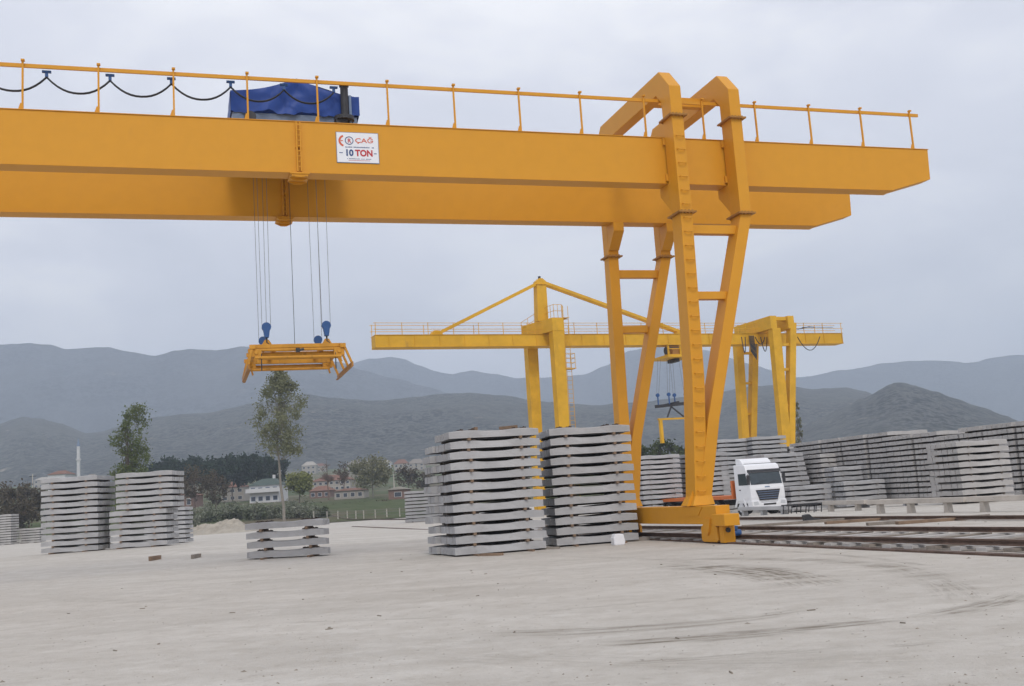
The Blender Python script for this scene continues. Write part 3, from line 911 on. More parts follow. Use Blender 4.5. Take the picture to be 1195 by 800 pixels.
# platform rails and ladder on the mast portal
mb = MB(); lx = a_ + .35
plat = [(a3_ - .55, BF + .3, zt + .3), (a3_ + .1, .6, zt + .75), (am + .2, 0 - .6, zt + 1.1), (a_ - .1, BN, zt + 1.1), (a_ + .55, BN, zt + 1.1), (a_ + .9, BN + .5, zt + 1.1)]
for i, p in enumerate(plat):
    mb.tube([p, (p[0], p[1], p[2] + 1.05)], .022, 5)
    if i:
        q = plat[i - 1]
        for dz in (.55, 1.03):
            mb.tube([(q[0], q[1], q[2] + dz), (p[0], p[1], p[2] + dz)], .02, 5)
        mb.tube([((p[0] + q[0]) / 2, (p[1] + q[1]) / 2, (p[2] + q[2]) / 2), ((p[0] + q[0]) / 2, (p[1] + q[1]) / 2, (p[2] + q[2]) / 2 + 1.04)], .02, 5)
mb.build('platform_rail', M['lemon'], c2)
mb = MB().box(a_ + .47, a_ + 1.0, BN - .3, BN + .8, zt + 1.07, zt + 1.10)
mb.build('platform', M['lemon'], c2)
mb = MB()
xa = a_ + .62
for dx in (0, .4): mb.tube([(xa + dx, BN - .1, zt + 2.0), (a2_ + .62 + dx, BN - .1, 1.0)], .022, 5)
z = 1.2
while z < zt + 1.0:
    t = (zt + 2 - z) / (zt + 1)
    x = xa + (a2_ - a_) * t
    mb.tube([(x, BN - .1, z), (x + .4, BN - .1, z)], .016, 5); z += .33
mb.build('ladder', M['lemon'], c2)
mb = MB(); zpz = ab(663, 430, BN)[1]
mb.box(a2_ + .45, a2_ + 1.35, BN - .45, BN + .4, zpz - .05, zpz)
for x, b in ((a2_ + .5, BN - .42), (a2_ + 1.3, BN - .42), (a2_ + 1.3, BN + .36)):
    mb.tube([(x, b, zpz), (x, b, zpz + 1.1)], .022, 5)
for dz in (.4, .75, 1.1): mb.tube([(a2_ + .5, BN - .42, zpz + dz), (a2_ + 1.3, BN - .42, zpz + dz), (a2_ + 1.3, BN + .36, zpz + dz)], .02, 5)
mb.build('landing', M['lemon'], c2)
# right hand A-leg portal
PN, PF = -2.2, 2.4
def leg2(pt, pb, b, w):
    t_ = ab(*pt, b); q_ = ab(*pb, b)
    k = (t_[1] - .5) / (t_[1] - q_[1])
    ae = t_[0] + (q_[0] - t_[0]) * k
    return taper((t_[0], b, t_[1]), (ae, b, .5), w, w, .6, .6)
leg2((903.5, 383), (915.5, 511), PN, .80)
leg2((923.5, 377), (922, 518), PN, .58)
leg2((861, 400), (868.5, 515), PF, .68)
leg2((880, 397), (877.5, 512), PF, .58)
for (q0, q1, b, hh) in (((909, 402), (920, 402), PN, .22), ((908, 431), (921, 431), PN, .22), ((913, 473), (922, 473), PN, .18),
                        ((866, 412), (878, 412), PF, .2), ((868, 447), (877, 447), PF, .18), ((870, 483), (877, 483), PF, .16)):
    p0 = ab(*q0, b); p1 = ab(*q1, b)
    MB().bar((p0[0] - .1, b, (p0[1] + p1[1]) / 2), (p1[0] + .1, b, (p0[1] + p1[1]) / 2), .25, hh).build('cross_tie', M['lemon'], c2)
pn0 = ab(903, 372, PN); pf0 = ab(862, 391, PF)
for (qa, qb) in (((903, 377.5), (861, 395)), ((923.5, 378), (880, 393))):
    A = ab(*qa, PN - .3); Bq = ab(*qb, PF + .3)
    MB().bar((A[0], PN - .3, zt + .62), (Bq[0], PF + .3, zt + .62), .6, 1.05).build('portal_beam', M['lemon'], c2, .015)
A = ab(905, 379, PN); Bq = ab(922, 379, PN)
MB().bar((A[0], PN + .1, zt + .95), (Bq[0], PN + .1, zt + .95), .4, .3).build('cross_tie', M['lemon'], c2)
for (qa, qb, sag) in (((893, 392), (882, 396), .6), ((870, 393), (866, 396), 1.3), ((888, 393), (896, 398), 1.2), ((931, 393), (957, 390), 1.15), ((850, 396), (838, 398), 1.0)):
    A = ab(*qa, -1.0); Bq = ab(*qb, -1.0)
    pts = [(A[0] + (Bq[0] - A[0]) * k / 14, -.95, zt - gh * .4 - sag * (1 - abs(k / 7 - 1) ** 2)) for k in range(15)]
    MB().tube(pts, .035, 6).build('festoon_cable', M['cable'], c2)
ax = ab(876, 398, -1)[0]
mb = MB()
for k in range(6): mb.tube([(ax + k * .09, -.85, zt - .2), (ax + k * .09 + .05, -.85, zt - 1.6 - .12 * k), (ax + k * .1 + .2, -.85, zt - .9)], .03, 6)
mb.build('cable_bundle', M['cable'], c2)
mb = MB().box(gb_ - 4.2, gb_ - 1.0, -GH2 - .1, -GH2 - .07, zt + .5, zt + .53)
pts = [(gb_ - 7 + k * .5, -GH2 - .12, zt + .45 + .1 * math.sin(k * 1.1)) for k in range(9)]
mb.tube(pts, .04, 5); mb.build('power_cable', M['cable'], c2)
# trolley of the far crane
t2 = empty('hoist_trolley', O2, TH2)
tag(t2, 'small yellow hoist trolley slung under the far crane girder', 'hoist trolley')
tx0 = ab(769, 400)[0]; tx1 = ab(799, 400)[0]
tz0 = ab(775, 419)[1]
mb = MB().box(tx0, tx1, -1.25, 1.25, tz0, tz0 + .22).box(tx0, tx1, -1.30, -1.26, tz0 + .62, tz0 + .68).box(tx0, tx1, -1.30, -1.26, tz0 + .95, tz0 + 1.0)
mb.build('trolley_deck', M['lemon'], t2, .01)
for x in (tx0 + .1, (tx0 + tx1) / 2, tx1 - .1):
    for b in (-1.15, 1.15): MB().box(x - .06, x + .06, b - .06, b + .06, tz0 + .22, zt - gh - .055).build('hanger', M['lemon'], t2)
MB().tube([(tx0 + .3, -.4, tz0 + .62), (tx1 - .3, -.4, tz0 + .62)], .3, 14).build('rope_drum', M['dark'], t2)
MB().box(tx0 + .5, tx0 + 1.1, -1.1, -.6, tz0 + .221, tz0 + .75).box(tx1 - .9, tx1 - .3, -1.1, -.7, tz0 + .221, tz0 + .8).build('hoist_motor', M['flange'], t2)
MB().box((tx0 + tx1) / 2 - .2, (tx0 + tx1) / 2 + .2, -.6, .6, tz0 + .02 - .3, tz0 - .003).build('sheave_box', M['dark'], t2)
sz = ab(783, 472)[1]
for px_, b in ((767.5, 0), (780.5, -.4), (787, .3), (800, 0)):
    x = ab(px_, 462, b)[0]
    for dx in (-.09, .09):
        MB().tube([(x + dx, b, sz + .75), (x + dx * 1.4 + ((tx0 + tx1) / 2 - x) * .25, b, tz0)], .012, 4).build('rope', M['rope'], t2)
    o = MB().disc((x, b, sz + .78), (0, 1, 0), .15, .12, 14).bar((x, b, sz + .7), (x, b, sz + .02), .08, .08).build('hook_block', M['bluesteel'], t2)
s2 = empty('lifting_spreader', O2, TH2)
tag(s2, 'dark beam spreader with yellow clamp legs hanging from the far crane', 'lifting spreader')
x0 = ab(766, 474)[0]; x1 = ab(804, 470)[0]; xm = ab(783, 472)[0]
MB().bar((x0, .15, sz - .1), (x1, -.15, sz + .08), .25, .24).build('main_beam', M['dark'], s2)
MB().bar((xm, -1.2, sz + .1), (xm + .05, 1.2, sz + .1), .12, .12).build('cross_beam', M['dark'], s2)
zc = ab(784, 488)[1]
for xx in (x0 + .9, x1 - .6):
    MB().bar((xm, 0, sz - .15), (xx, 0, zc + .1), .1, .1).build('hanger_bar', M['dark'], s2)
MB().box(x0 + .05, x1 + .1, -.1, .1, zc - .10, zc + .04).build('clamp_frame', M['lemon'], s2)
zl = ab(770, 517)[1]
for xx in (x0 + .25, x1 - .05):
    MB().box(xx - .12, xx + .12, -.12, .12, zl, zc - .105).build('clamp_leg', M['lemon'], s2)

# ------------------------------------------------------------------ sleepers
SL = 2.6
PROF = [(-1.30, .184), (-1.22, .189), (-1.02, .208), (-.74, .211), (-.55, .205), (-.30, .184), (0, .179), (.30, .184), (.55, .205), (.74, .211), (1.02, .208), (1.22, .189), (1.30, .184)]
def sleeper_geo(mb, fn=lambda p: p, prof=PROF, bot=.15, top=.115):
    vs = []; fs = []
    for x, h in prof:
        wt = top + (.012 if abs(x) > .5 else -.01)
        for y, z in ((-bot, 0), (bot, 0), (bot - .006, .03), (wt + .008, h - .02), (wt - .012, h), (-wt + .012, h), (-wt - .008, h - .02), (-bot + .006, .03)):
            vs.append(fn((x, y, z)))
    n = len(prof)
    for i in range(n - 1):
        for j in range(8):
            a = 8 * i + j; b = 8 * i + (j + 1) % 8
            fs.append((a, a + 8, b + 8, b))
    fs.append(tuple(range(8))); fs.append(tuple(range(8 * n - 1, 8 * n - 9, -1)))
    mb.add(vs, fs)
def simple_sleeper(mb, fn):
    vs = []; fs = []
    pr = [(-1.30, .186), (-.95, .209), (-.55, .205), (0, .178), (.55, .205), (.95, .209), (1.30, .186)]
    for x, h in pr:
        for y, z in ((-.15, 0), (.15, 0), (.135, h), (-.135, h)): vs.append(fn((x, y, z)))
    for i in range(len(pr) - 1):
        for j in range(4):
            a = 4 * i + j; b = 4 * i + (j + 1) % 4
            fs.append((a, a + 4, b + 4, b))
    k = 4 * len(pr)
    fs.append((0, 1, 2, 3)); fs.append((k - 1, k - 2, k - 3, k - 4))
    mb.add(vs, fs)
mb = MB(); sleeper_geo(mb)
ME_NEW = mb.mesh('sleeper_shape', M['newcon'])
mb = MB(); sleeper_geo(mb); ME_OLD = mb.mesh('sleeper_shape_weathered', M['oldcon'])
mb = MB()
for y in (-.055, .055):
    mb.box(-.20, -.11, y - .035, y + .035, 0, .035); mb.box(.11, .20, y - .035, y + .035, 0, .035)
mb.box(-.10, .10, -.08, .08, 0, .008)
for x in (-.155, .155): mb.tube([(x, 0, 0), (x, 0, .055)], .014, 6)
ME_CLIP = mb.mesh('rail_fastening_shape', M['clip'])
mb = MB(); mb.box(-.5, .5, -.5, .5, -.5, .5)
ME_BAT = mb.mesh('batten_shape', M['wood'])

ORD = ['bottom', 'second', 'third', 'fourth', 'fifth', 'sixth', 'seventh', 'eighth', 'ninth', 'tenth', 'eleventh', 'twelfth', 'thirteenth', 'fourteenth', 'fifteenth', 'sixteenth', 'seventeenth']
ROWN = ['front row', 'second row', 'third row', 'fourth row', 'fifth row', 'sixth row', 'seventh row', 'eighth row', 'ninth row', 'tenth row']
stuff = {'new': MB(), 'old': MB()}
bats_and_blockers = MB()
count_ind = [0]
def stack(px, y, phi, rows, layers, where, pitch=.284, own=99, length=SL, kind='new', clips=False, battens='own', jitter=.012, rowspace=.315,
          shift=None, z0=None, rows_layers=None, first_row=0, seed=None, corner=None):
    """a stack whose front row's nearer-left bottom corner stands at picture column px, distance y"""
    rg = random.Random(seed if seed is not None else int(px * 7 + y * 13))
    x, y = corner if corner else at(px, y)
    ph = R_(phi)
    uu = Vector((math.cos(ph), math.sin(ph), 0)); vv = Vector((-math.sin(ph), math.cos(ph), 0))
    k = length / SL
    c0 = Vector((x, y, 0)) + uu * (length / 2) + vv * .15
    zg = ground_z(c0.x, c0.y) if z0 is None else z0
    foot = .055
    layer_shift = [rg.uniform(-.02, .02) for _ in range(layers + 2)]
    for r in range(rows):
        nl = layers if rows_layers is None else rows_layers(r)
        for l in range(nl):
            off = layer_shift[l] + rg.uniform(-jitter, jitter) + (shift(l, r) if shift else 0)
            pos = c0 + uu * off + vv * ((r + first_row) * rowspace + rg.uniform(-.008, .008))
            pos.z = zg + foot + l * pitch + (rg.uniform(-.012, .004) if r else 0)
            rot = ph + rg.uniform(-.006, .006)
            if r < own:
                o = link('concrete_sleeper', ME_NEW if kind == 'new' else ME_OLD, None, pos, rot)
                o.scale = (k, 1, 1)
                tag(o, 'concrete sleeper, %s layer, %s of %s' % (ORD[l], ROWN[r], where), 'concrete sleeper', 'concrete railway sleepers stacked in the yard')
                count_ind[0] += 1
                if clips:
                    for sx in (-.76, .76):
                        link('rail_fastening', ME_CLIP, o, (sx, 0, .2105))
            else:
                cr, sr = math.cos(rot), math.sin(rot)
                def fn(p, pos=pos, cr=cr, sr=sr):
                    return (pos.x + p[0] * k * cr - p[1] * sr, pos.y + p[0] * k * sr + p[1] * cr, pos.z + p[2])
                simple_sleeper(stuff[kind], fn)
    # battens below every layer
    nl = max(layers if rows_layers is None else rows_layers(r) for r in range(rows))
    for l in range(nl):
        rr = [r for r in range(rows) if (layers if rows_layers is None else rows_layers(r)) > l]
        if not rr: continue
        ext = rr[-1] - rr[0] + 1
        if l and ext > 3:      # added hidden plank that blocks light through the gap between layers
            cq = c0 + vv * ((rr[-1] + first_row - 1) * rowspace) + uu * (shift(l, rr[-1]) if shift else 0)
            z1_ = zg + foot + l * pitch - .016; z0_ = z1_ + .016 - pitch + .215
            hl = 1.22 * k
            vs_ = []
            for zz_ in (z0_, z1_):
                for a_s, b_s in ((-hl, -.1), (hl, -.1), (hl, .1), (-hl, .1)):
                    vs_.append((cq.x + uu.x * a_s + vv.x * b_s, cq.y + uu.y * a_s + vv.y * b_s, zz_))
            bats_and_blockers.add(vs_, [(3, 2, 1, 0), (4, 5, 6, 7), (0, 1, 5, 4), (1, 2, 6, 5), (2, 3, 7, 6), (3, 0, 4, 7)])
        for sx, end in ((-.76, 'west'), (.76, 'east')):
            z = zg + foot + l * pitch
            lo, hi = (zg + .0, z) if l == 0 else (z - pitch + .212, z)
            pos = c0 + uu * (sx * k + rg.uniform(-.03, .03) + (shift(l, rr[0]) if shift else 0)) + vv * ((rr[0] + first_row + (ext - 1) / 2) * rowspace - (rg.uniform(.0, .05) if l else .2))
            ln_ = ext * rowspace + (rg.uniform(-.02, .06) if l else rg.uniform(.25, .5))
            if battens == 'own':
                o = link('timber_batten', ME_BAT, None, (pos.x, pos.y, (lo + hi) / 2), ph)
                o.scale = (.08, ln_, hi - lo - .002)
                side = 'left' if sx < 0 else 'right'
                tag(o, '%s timber batten under %s layer of %s' % (side, ORD[l], where), 'timber batten', 'timber battens between the sleeper layers')
            else:
                cr, sr = math.cos(ph), math.sin(ph)
                b = MB().box(-.04, .04, -ln_ / 2, ln_ / 2, lo, hi - .002)
                bats_and_blockers.add([(pos.x + p[0] * cr - p[1] * sr, pos.y + p[0] * sr + p[1] * cr, p[2]) for p in b.v], b.f)
    return c0, uu, vv, zg, zg + foot + (nl - 1) * pitch + .211

A_ = stack(528.6, 28.3, 19, 5, 12, 'the stack with timbers on top', clips=True, seed=1, z0=0)
A2 = stack(528.6, 28.3, 19, 3, 11, 'the block behind the stack with timbers on top', clips=False, seed=2, z0=0, first_row=5,
           shift=lambda l, r: -.14 - .05 * math.sin(l * 2.3), battens='mass')
B_ = stack(646, 29.9, 11, 6, 12, 'the stack against the crane legs', own=3, clips=True, seed=3, length=2.42, z0=0, pitch=.283)
C_ = stack(286, 33.8, -7, 2, 4, 'the low stack under the hanging spreader', clips=True, seed=4, pitch=.30, shift=lambda l, r: (.10, .09, .02, -.02)[l] * (1 if r == 0 else -1.0))
D_ = stack(47.5, 47.0, -2, 6, 12, 'the even stack at the yard edge', own=3, seed=5, pitch=.283, battens='own')
E_ = stack(127.5, 47.3, -1, 5, 12, 'the stack with a stepped face', own=3, seed=6, pitch=.283, shift=lambda l, r: .0 if l < 6 else .30, battens='own')
# right hand yard
stack(1120, 43.0, 18, 6, 9, 'the weathered stack behind the long concrete beam', own=1, kind='old', seed=7, battens='mass', z0=0)
stack(899, 61.5, 18, 7, 12, 'the tall stack right behind the white truck', own=1, seed=8, battens='mass', shift=lambda l, r: -.05 * l + .3)
stack(921, 57.5, 18, 4, 5, 'the low stack just right of the white truck', own=1, seed=9, battens='mass')
stack(960, 61.5, 18, 8, 11, 'the high step of the staircase stacks', own=1, kind='old', seed=10, battens='mass')
stack(974, 59.0, 18, 3, 8, 'the middle step of the staircase stacks', own=1, seed=11, battens='mass')
stack(984, 56.5, 18, 3, 5, 'the low step of the staircase stacks', own=1, seed=12, battens='mass')
stack(750, 62.0, 18, 6, 13, 'the stack seen between the crane legs', own=1, seed=13, battens='mass', pitch=.295)
stack(807, 63.0, 18, 6, 13, 'the stack behind the orange headboard', own=1, seed=14, battens='mass', pitch=.295)
stack(842, 69.0, 18, 6, 16, 'the tallest stack behind the truck cab', own=1, seed=15, battens='mass', pitch=.29)
# the rest as one mass
stack(882, 69.0, 18, 6, 16, '', own=0, seed=16, battens='mass', pitch=.29)
stack(796, 66.5, 18, 6, 13, '', own=0, seed=17, battens='mass', pitch=.295)
stack(925, 70, 18, 8, 13, '', own=0, seed=27, battens='mass', pitch=.295, kind='old')
rg = random.Random(5)
s_ = 0.0
wx, wy = 25.3, 40.2
vv = Vector((-math.sin(R_(17)), math.cos(R_(17)), 0))
while s_ < 27:
    nr = rg.choice((5, 6, 6, 7))
    p = Vector((wx, wy, 0)) + vv * s_
    lay = 12 if s_ > 4 else 12
    stack(0, 0, 17 + rg.uniform(-.8, .8), nr, lay + rg.choice((-1, 0, 0, 0)) + (1 if s_ > 17 else 0), '', own=0, kind='old', battens='mass', corner=(p.x + rg.uniform(-.12, .12), p.y), seed=int(s_ * 10), z0=0)
    s_ += nr * .315 + .12
p = Vector((wx + 2.9, wy + .4, 0))
for k in range(6):
    q = p + vv * (k * 2.3)
    stack(0, 0, 17, 6, 12, '', own=0, kind='old', battens='mass', corner=(q.x, q.y), seed=60 + k, z0=0)
# small far groups
stack(-14, 118, 0, 6, 12, '', own=0, seed=18, battens='mass', kind='old')
stack(20, 120, 0, 5, 6, '', own=0, seed=19, battens='mass', kind='old')
stack(168, 66, 0, 5, 8, '', own=0, seed=20, battens='mass')
stack(473, 86, 8, 6, 9, '', own=0, seed=21, battens='mass')
stack(457 + 50, 86.5, 8, 6, 9, '', own=0, seed=22, battens='mass')
for kd, mat in (('new', 'newcon'), ('old', 'oldcon')):
    pass
allm = MB()
allm.v = stuff['new'].v + stuff['old'].v
n0 = len(stuff['new'].v)
allm.f = stuff['new'].f + [tuple(i + n0 for i in f) for f in stuff['old'].f]
allm.mi = [0] * len(stuff['new'].f) + [1] * len(stuff['old'].f)
o = allm.build('stacked_sleepers', [M['newcon'], M['oldcon']])
tag(o, 'long walls of many stacked concrete sleepers filling the yard behind', 'sleeper stacks', 'concrete railway sleepers stacked in the yard', 'stuff')
M['gapwood'] = plain('gap_dark_timber', c3(.085, .065, .05), .9, .3, 5)  # dark colour stands in for shade deep in the layer gaps
o = bats_and_blockers.build('battens_and_gap_blockers', M['gapwood'])  # real battens together with the added planks that block light
tag(o, 'timber spacers and added light-blocking planks between the layers of the sleeper stacks', 'timber spacers', kind='stuff')

# timbers lying on top of the front stack
for a, ln_, rz, lab in ((-.48, .35, .3, 'short rusty timber end lying on the sleeper stack top'), (.50, .55, 1.15, 'longer slanting timber end lying on the sleeper stack top')):
    c0, uu, vv_, zg, zt_ = A_
    p = c0 + uu * a + vv_ * .12
    o = MB().box(-ln_ / 2, ln_ / 2, -.045, .045, 0, .085).build('timber_offcut', M['wood'], None, .006, loc=(p.x, p.y, zt_ + .002), rz=R_(19) + 1.2 + rz)
    tag(o, lab, 'timber')
def offcut(px, py, ln_, rz, h, mat, label, name='timber_offcut', w=.12):
    p = onz(px, py, 0)
    z = ground_z(p.x, p.y)
    o = MB().box(-ln_ / 2, ln_ / 2, -w / 2, w / 2, 0, h).build(name, mat, None, .008, loc=(p.x, p.y, z - .004), rz=R_(rz))
    return tag(o, label, 'timber')
offcut(181, 659, .75, 84, .15, M['wood'], 'thick timber offcut on the bare ground nearer the stepped stack')
offcut(229, 656, .65, 86, .14, M['greywood'], 'greyer timber offcut on the bare ground toward the low stack')
offcut(741, 631.5, .9, 8, .10, M['greywood'], 'dark timber end poking out beside the white block')
offcut(574, 648.5, .7, -35, .07, M['wood'], 'flat timber end under the front corner of the tall stack')
offcut(638, 641, .75, -20, .06, M['greywood'], 'flat board end on the ground between the two tall stacks')
p = onz(721, 634.5, 0) * .985
mb = MB(); mb.prism([(-.16, 0), (.15, 0), (.17, .1), (.13, .30), (-.12, .31), (-.17, .2)], 'y', -.13, .13)
o = mb.build('concrete_block', M['signw'], None, .03, loc=(p.x, p.y - .15, -.003), rz=.3)
tag(o, 'small white block standing on the ground by the stack against the crane', 'block')

# ------------------------------------------------------------------ tracks
def rail_geo(mb, p0, p1, z=0.0, h=.11, n=24):
    p0, p1 = Vector((*p0, 0)), Vector((*p1, 0))
    d = (p1 - p0).normalized(); s = Vector((d.y, -d.x, 0))
    prof = [(-.07, 0), (.07, 0), (.07, .012), (.012, .03), (.012, h - .045), (.036, h - .035), (.036, h - .004), (.03, h), (-.03, h), (-.036, h - .004), (-.036, h - .035), (-.012, h - .045), (-.012, .03), (-.07, .012)]
    k = len(prof)
    vs = []; fs = []
    for i in range(n + 1):
        q = p0 + (p1 - p0) * i / n
        for a, b in prof: vs.append((q.x + s.x * a, q.y + s.y * a, ground_z(q.x, q.y) + z + b))
    for i in range(n):
        for j in range(k):
            a = i * k + j; b = i * k + (j + 1) % k
            fs.append((a, b, b + k, a + k))
    fs.append(tuple(range(k))); fs.append(tuple(range((n + 1) * k - 1, n * k - 1, -1)))
    mb.add(vs, fs)
def extend(a, b, t0, t1):
    d = b - a
    return (a + d * t0).to_2d(), (a + d * t1).to_2d()
def track(railpix, name, label, zlift, step=.62, nsl=90, hw=.2, ext=(-.6, 1.5)):
    root = empty(name, (0, 0, 0))
    tag(root, label, 'railway track')
    ends = []
    for (q0, q1) in railpix:
        e0, e1 = extend(onz(*q0, .15), onz(*q1, .15), *ext)
        mb = MB(); rail_geo(mb, e0, e1, zlift)
        mb.m = 0
        mb.build('rail', M['rust'], root)
        mb = MB(); d = (e1 - e0).normalized(); s_ = Vector((d.y, -d.x))
        vs = []; fs = []
        for i in range(25):
            q = e0 + (e1 - e0) * i / 24
            for sg in (-1, 1): vs.append((q.x + s_.x * .026 * sg, q.y + s_.y * .026 * sg, ground_z(q.x, q.y) + zlift + .112))
        for i in range(24): fs.append((2 * i, 2 * i + 1, 2 * i + 3, 2 * i + 2))
        mb.add(vs, fs).build('rail_head', M['railtop'], root)
        ends.append((e0, e1))
    if len(ends) == 2:
        (a0, a1), (b0, b1) = ends
        L = (a1 - a0).length
        ns = min(nsl, int(L / step))
        for i in range(ns):
            t_ = 1 - (i + .5) * step / L
            a = a0 + (a1 - a0) * t_; d = (a1 - a0).normalized(); s_ = Vector((d.y, -d.x))
            tb = max(0, min(1, (a - b0).dot(b1 - b0) / (b1 - b0).length_squared))
            b = b0 + (b1 - b0) * tb
            c = (a + b) / 2; ax = (b - a).normalized(); ln_ = (b - a).length / 2 + .22
            zz = ground_z(c.x, c.y)
            o = MB().bar((c.x - ax.x * ln_, c.y - ax.y * ln_, zz + .015), (c.x + ax.x * ln_, c.y + ax.y * ln_, zz + .015), .24, .10).build('track_sleeper', M['oldcon'] if i % 3 else M['greywood'], root)
    return ends
tr1 = track((((741, 615.2), (1195, 617.5)), ((741, 623.0), (1195, 632.8))), 'railway_track', 'rusty yard track just behind the crane runway rail', .09)
tr2 = track((((373, 605.5), (1195, 600.5)),), 'railway_track', 'single brown rail line crossing in front of the concrete beams', .03, ext=(-.1, 1.6))
root = empty('crane_runway', (0, 0, 0)); tag(root, 'dark crane runway rail under the amber carriage wheels', 'runway rail')
def runway(a):
    u = Vector((math.cos(TH), math.sin(TH))); v = Vector((-math.sin(TH), math.cos(TH)))
    o = Vector((0, 26.35)) + u * a
    return o, v
ro, rv = runway(4.77)
mb = MB(); rail_geo(mb, (ro - rv * 22), (ro + rv * 60), -.10, .105, 40)
mb.build('rail', M['rust'], root)
mb = MB(); mb.bar((*(ro - rv * 22), .012), (*(ro + rv * 60), .012), .22, .05)
mb.build('base_plate', M['rust'], root)

# ballast strip under the yard track: dark earth
mb = MB()
(a0, a1), (b0, b1) = tr1
vs = []
n = 40
for i in range(n + 1):
    t_ = i / n
    a = a0 + (a1 - a0) * t_; b = b0 + (b1 - b0) * t_
    d = (b - a).normalized()
    for q in (a - d * .5, b + d * .3): vs.append((q.x, q.y, ground_z(q.x, q.y) + .012))
mb.add(vs, [(2 * i, 2 * i + 1, 2 * i + 3, 2 * i + 2) for i in range(n)])
o = mb.build('ballast', plain('track_ballast', c3(.30, .265, .225), .95, .4, 3, coords='Object', bump=.6))
tag(o, 'dark gravel ballast between the rails of the yard track', 'ballast', kind='stuff')

# long concrete beams standing on short posts behind the far rail
def bench(px0, py0, px1, py1, h, wid, posts, label, mat='beamcon', th=.17):
    p0 = onz(px0, py0, 0); p1 = onz(px1, py1, 0)
    d = (p1 - p0); L = d.length; rz = math.atan2(d.y, d.x)
    r = empty('concrete_beam', (p0.x, p0.y, ground_z(p0.x, p0.y)), rz)
    tag(r, label, 'concrete beam', 'concrete beams on short posts beside the rails')
    mb = MB(); mb.prism([(-wid / 2, h), (wid / 2, h), (wid / 2 - .02, h + th), (-wid / 2 + .02, h + th)], 'x', 0, L)
    mb.build('beam', M[mat], r, .012)
    for t_ in posts:
        MB().prism([(L * t_ - .11, 0), (L * t_ + .11, 0), (L * t_ + .07, h - .002), (L * t_ - .07, h - .002)], 'y', -wid / 2 + .03, wid / 2 - .03).build('post', M[mat], r)
bench(1016, 599, 1130, 597.5, .34, .28, (.12, .45, .82), 'weathered concrete beam on three posts right of the dark rack')
bench(1133, 597.5, 1330, 594, .34, .30, (.10, .45, .8), 'long weathered concrete beam on posts at the right edge')
bench(963, 595, 1012, 594.5, .30, .26, (.15, .8), 'short concrete beam on two posts between rack and long beam')
bench(864, 598.5, 921, 597.5, .28, .30, (.1, .5, .9), 'clean white concrete beam standing in front of the truck', 'newcon')
bench(1000, 589, 1070, 588, .22, .7, (.1, .9), 'broad pale slab lying behind the concrete beams', 'newcon', .12)
bench(905, 590, 960, 589, .15, .5, (.1, .9), 'flat slab with dark underside beside the truck', 'oldcon', .1)
# dark rack
p = onz(919, 598, 0)
r = empty('steel_rack', (p.x, p.y, ground_z(p.x, p.y)), R_(12)); tag(r, 'low black steel rack on thin legs beside the truck', 'steel rack')
for b in (0, .5): MB().box(0, 1.75, b, b + .06, .34, .41).build('bar', M['dark'], r)
for x in (.05, .45, .9, 1.3, 1.65):
    for b in (.05, .55): MB().bar((x, b, 0), (x + .06, b, .34), .035, .035).build('leg', M['dark'], r)
# boards between the tracks
for (px, py, ln_, rz, wd, lab, mt) in ((940, 610.5, 2.6, 5, .2, 'long grey board lying between the rails near the carriage', 'greywood'), (1000, 609, 2.0, 2, .22, 'brown board lying between the rails in mid yard', 'wood'),
                                   (1045, 611, 1.6, -3, .26, 'wide pale board lying between the two tracks', 'greywood'), (1095, 608.5, 2.4, 3, .25, 'thick reddish timber lying between the two tracks', 'wood'),
                                   (1125, 605.5, 1.8, 20, .15, 'thin light timber slanting by the brown rail', 'greywood'), (905, 613, 2.2, 3, .2, 'pale board lying close to the yard track', 'greywood')):
    o = offcut(px, py, ln_, rz, .09, M[mt], lab, 'timber_board', wd)
p = onz(947, 609, 0)
mb = MB().prism([(-.25, 0), (.22, 0), (.30, .10), (.05, .14), (-.1, .28), (-.28, .25)], 'y', -.12, .12)
o = mb.build('scrap_iron', M['dark'], None, .02, loc=(p.x, p.y, -.002), rz=.2); tag(o, 'black lump of scrap iron between the tracks', 'scrap iron')

# ------------------------------------------------------------------ truck
tx, ty = at(893, 54.5)
tk = empty('flatbed_truck', (tx, ty, ground_z(tx, ty) + .0), R_(-90 + 22))
tk.scale = (.905, .905, .905)
tag(tk, 'white cab truck with orange flatbed parked before the sleeper stacks', 'truck')
W2 = 1.16
# local x forward, y to the left of the driver
cabp = [(-1.40, .70), (.10, .70), (.16, 1.0), (.14, 1.52), (.10, 1.70), (-.10, 2.50), (-.26, 2.86), (-.45, 2.93), (-1.40, 2.93)]
o = MB().prism(cabp, 'y', -W2, W2).build('cab', M['white'], tk, .05)
mb = MB().prism([(-1.37, 2.935), (-.66, 2.935), (-.72, 3.06), (-.92, 3.24), (-1.37, 3.28)], 'y', -W2 + .16, W2 - .16)
mb.build('roof_fairing', M['white'], tk, .04)
mb = MB()       # windscreen laid on the sloping front
def slope_panel(z0, z1, y0, y1, off, th=.02):
    def X(z):
        if z < 1.52: return .16 - (z - 1.0) / .52 * .02 if z > 1 else .10 + (z - .7) * .2
        if z < 1.70: return .14 - (z - 1.52) / .18 * .04
        if z < 2.50: return .10 - (z - 1.70) / .80 * .20
        return -.10 - (z - 2.5) / .36 * .16
    vs = []
    for o_ in (off, off + th):
        vs += [(X(z0) + o_, y0, z0), (X(z0) + o_, y1, z0), (X(z1) + o_, y1, z1), (X(z1) + o_, y0, z1)]
    return vs, [(0, 1, 2, 3), (7, 6, 5, 4), (0, 4, 5, 1), (1, 5, 6, 2), (2, 6, 7, 3), (3, 7, 4, 0)]
MB().add(*slope_panel(1.74, 2.42, -W2 + .10, W2 - .10, -.006)).build('windscreen', M['glass'], tk)
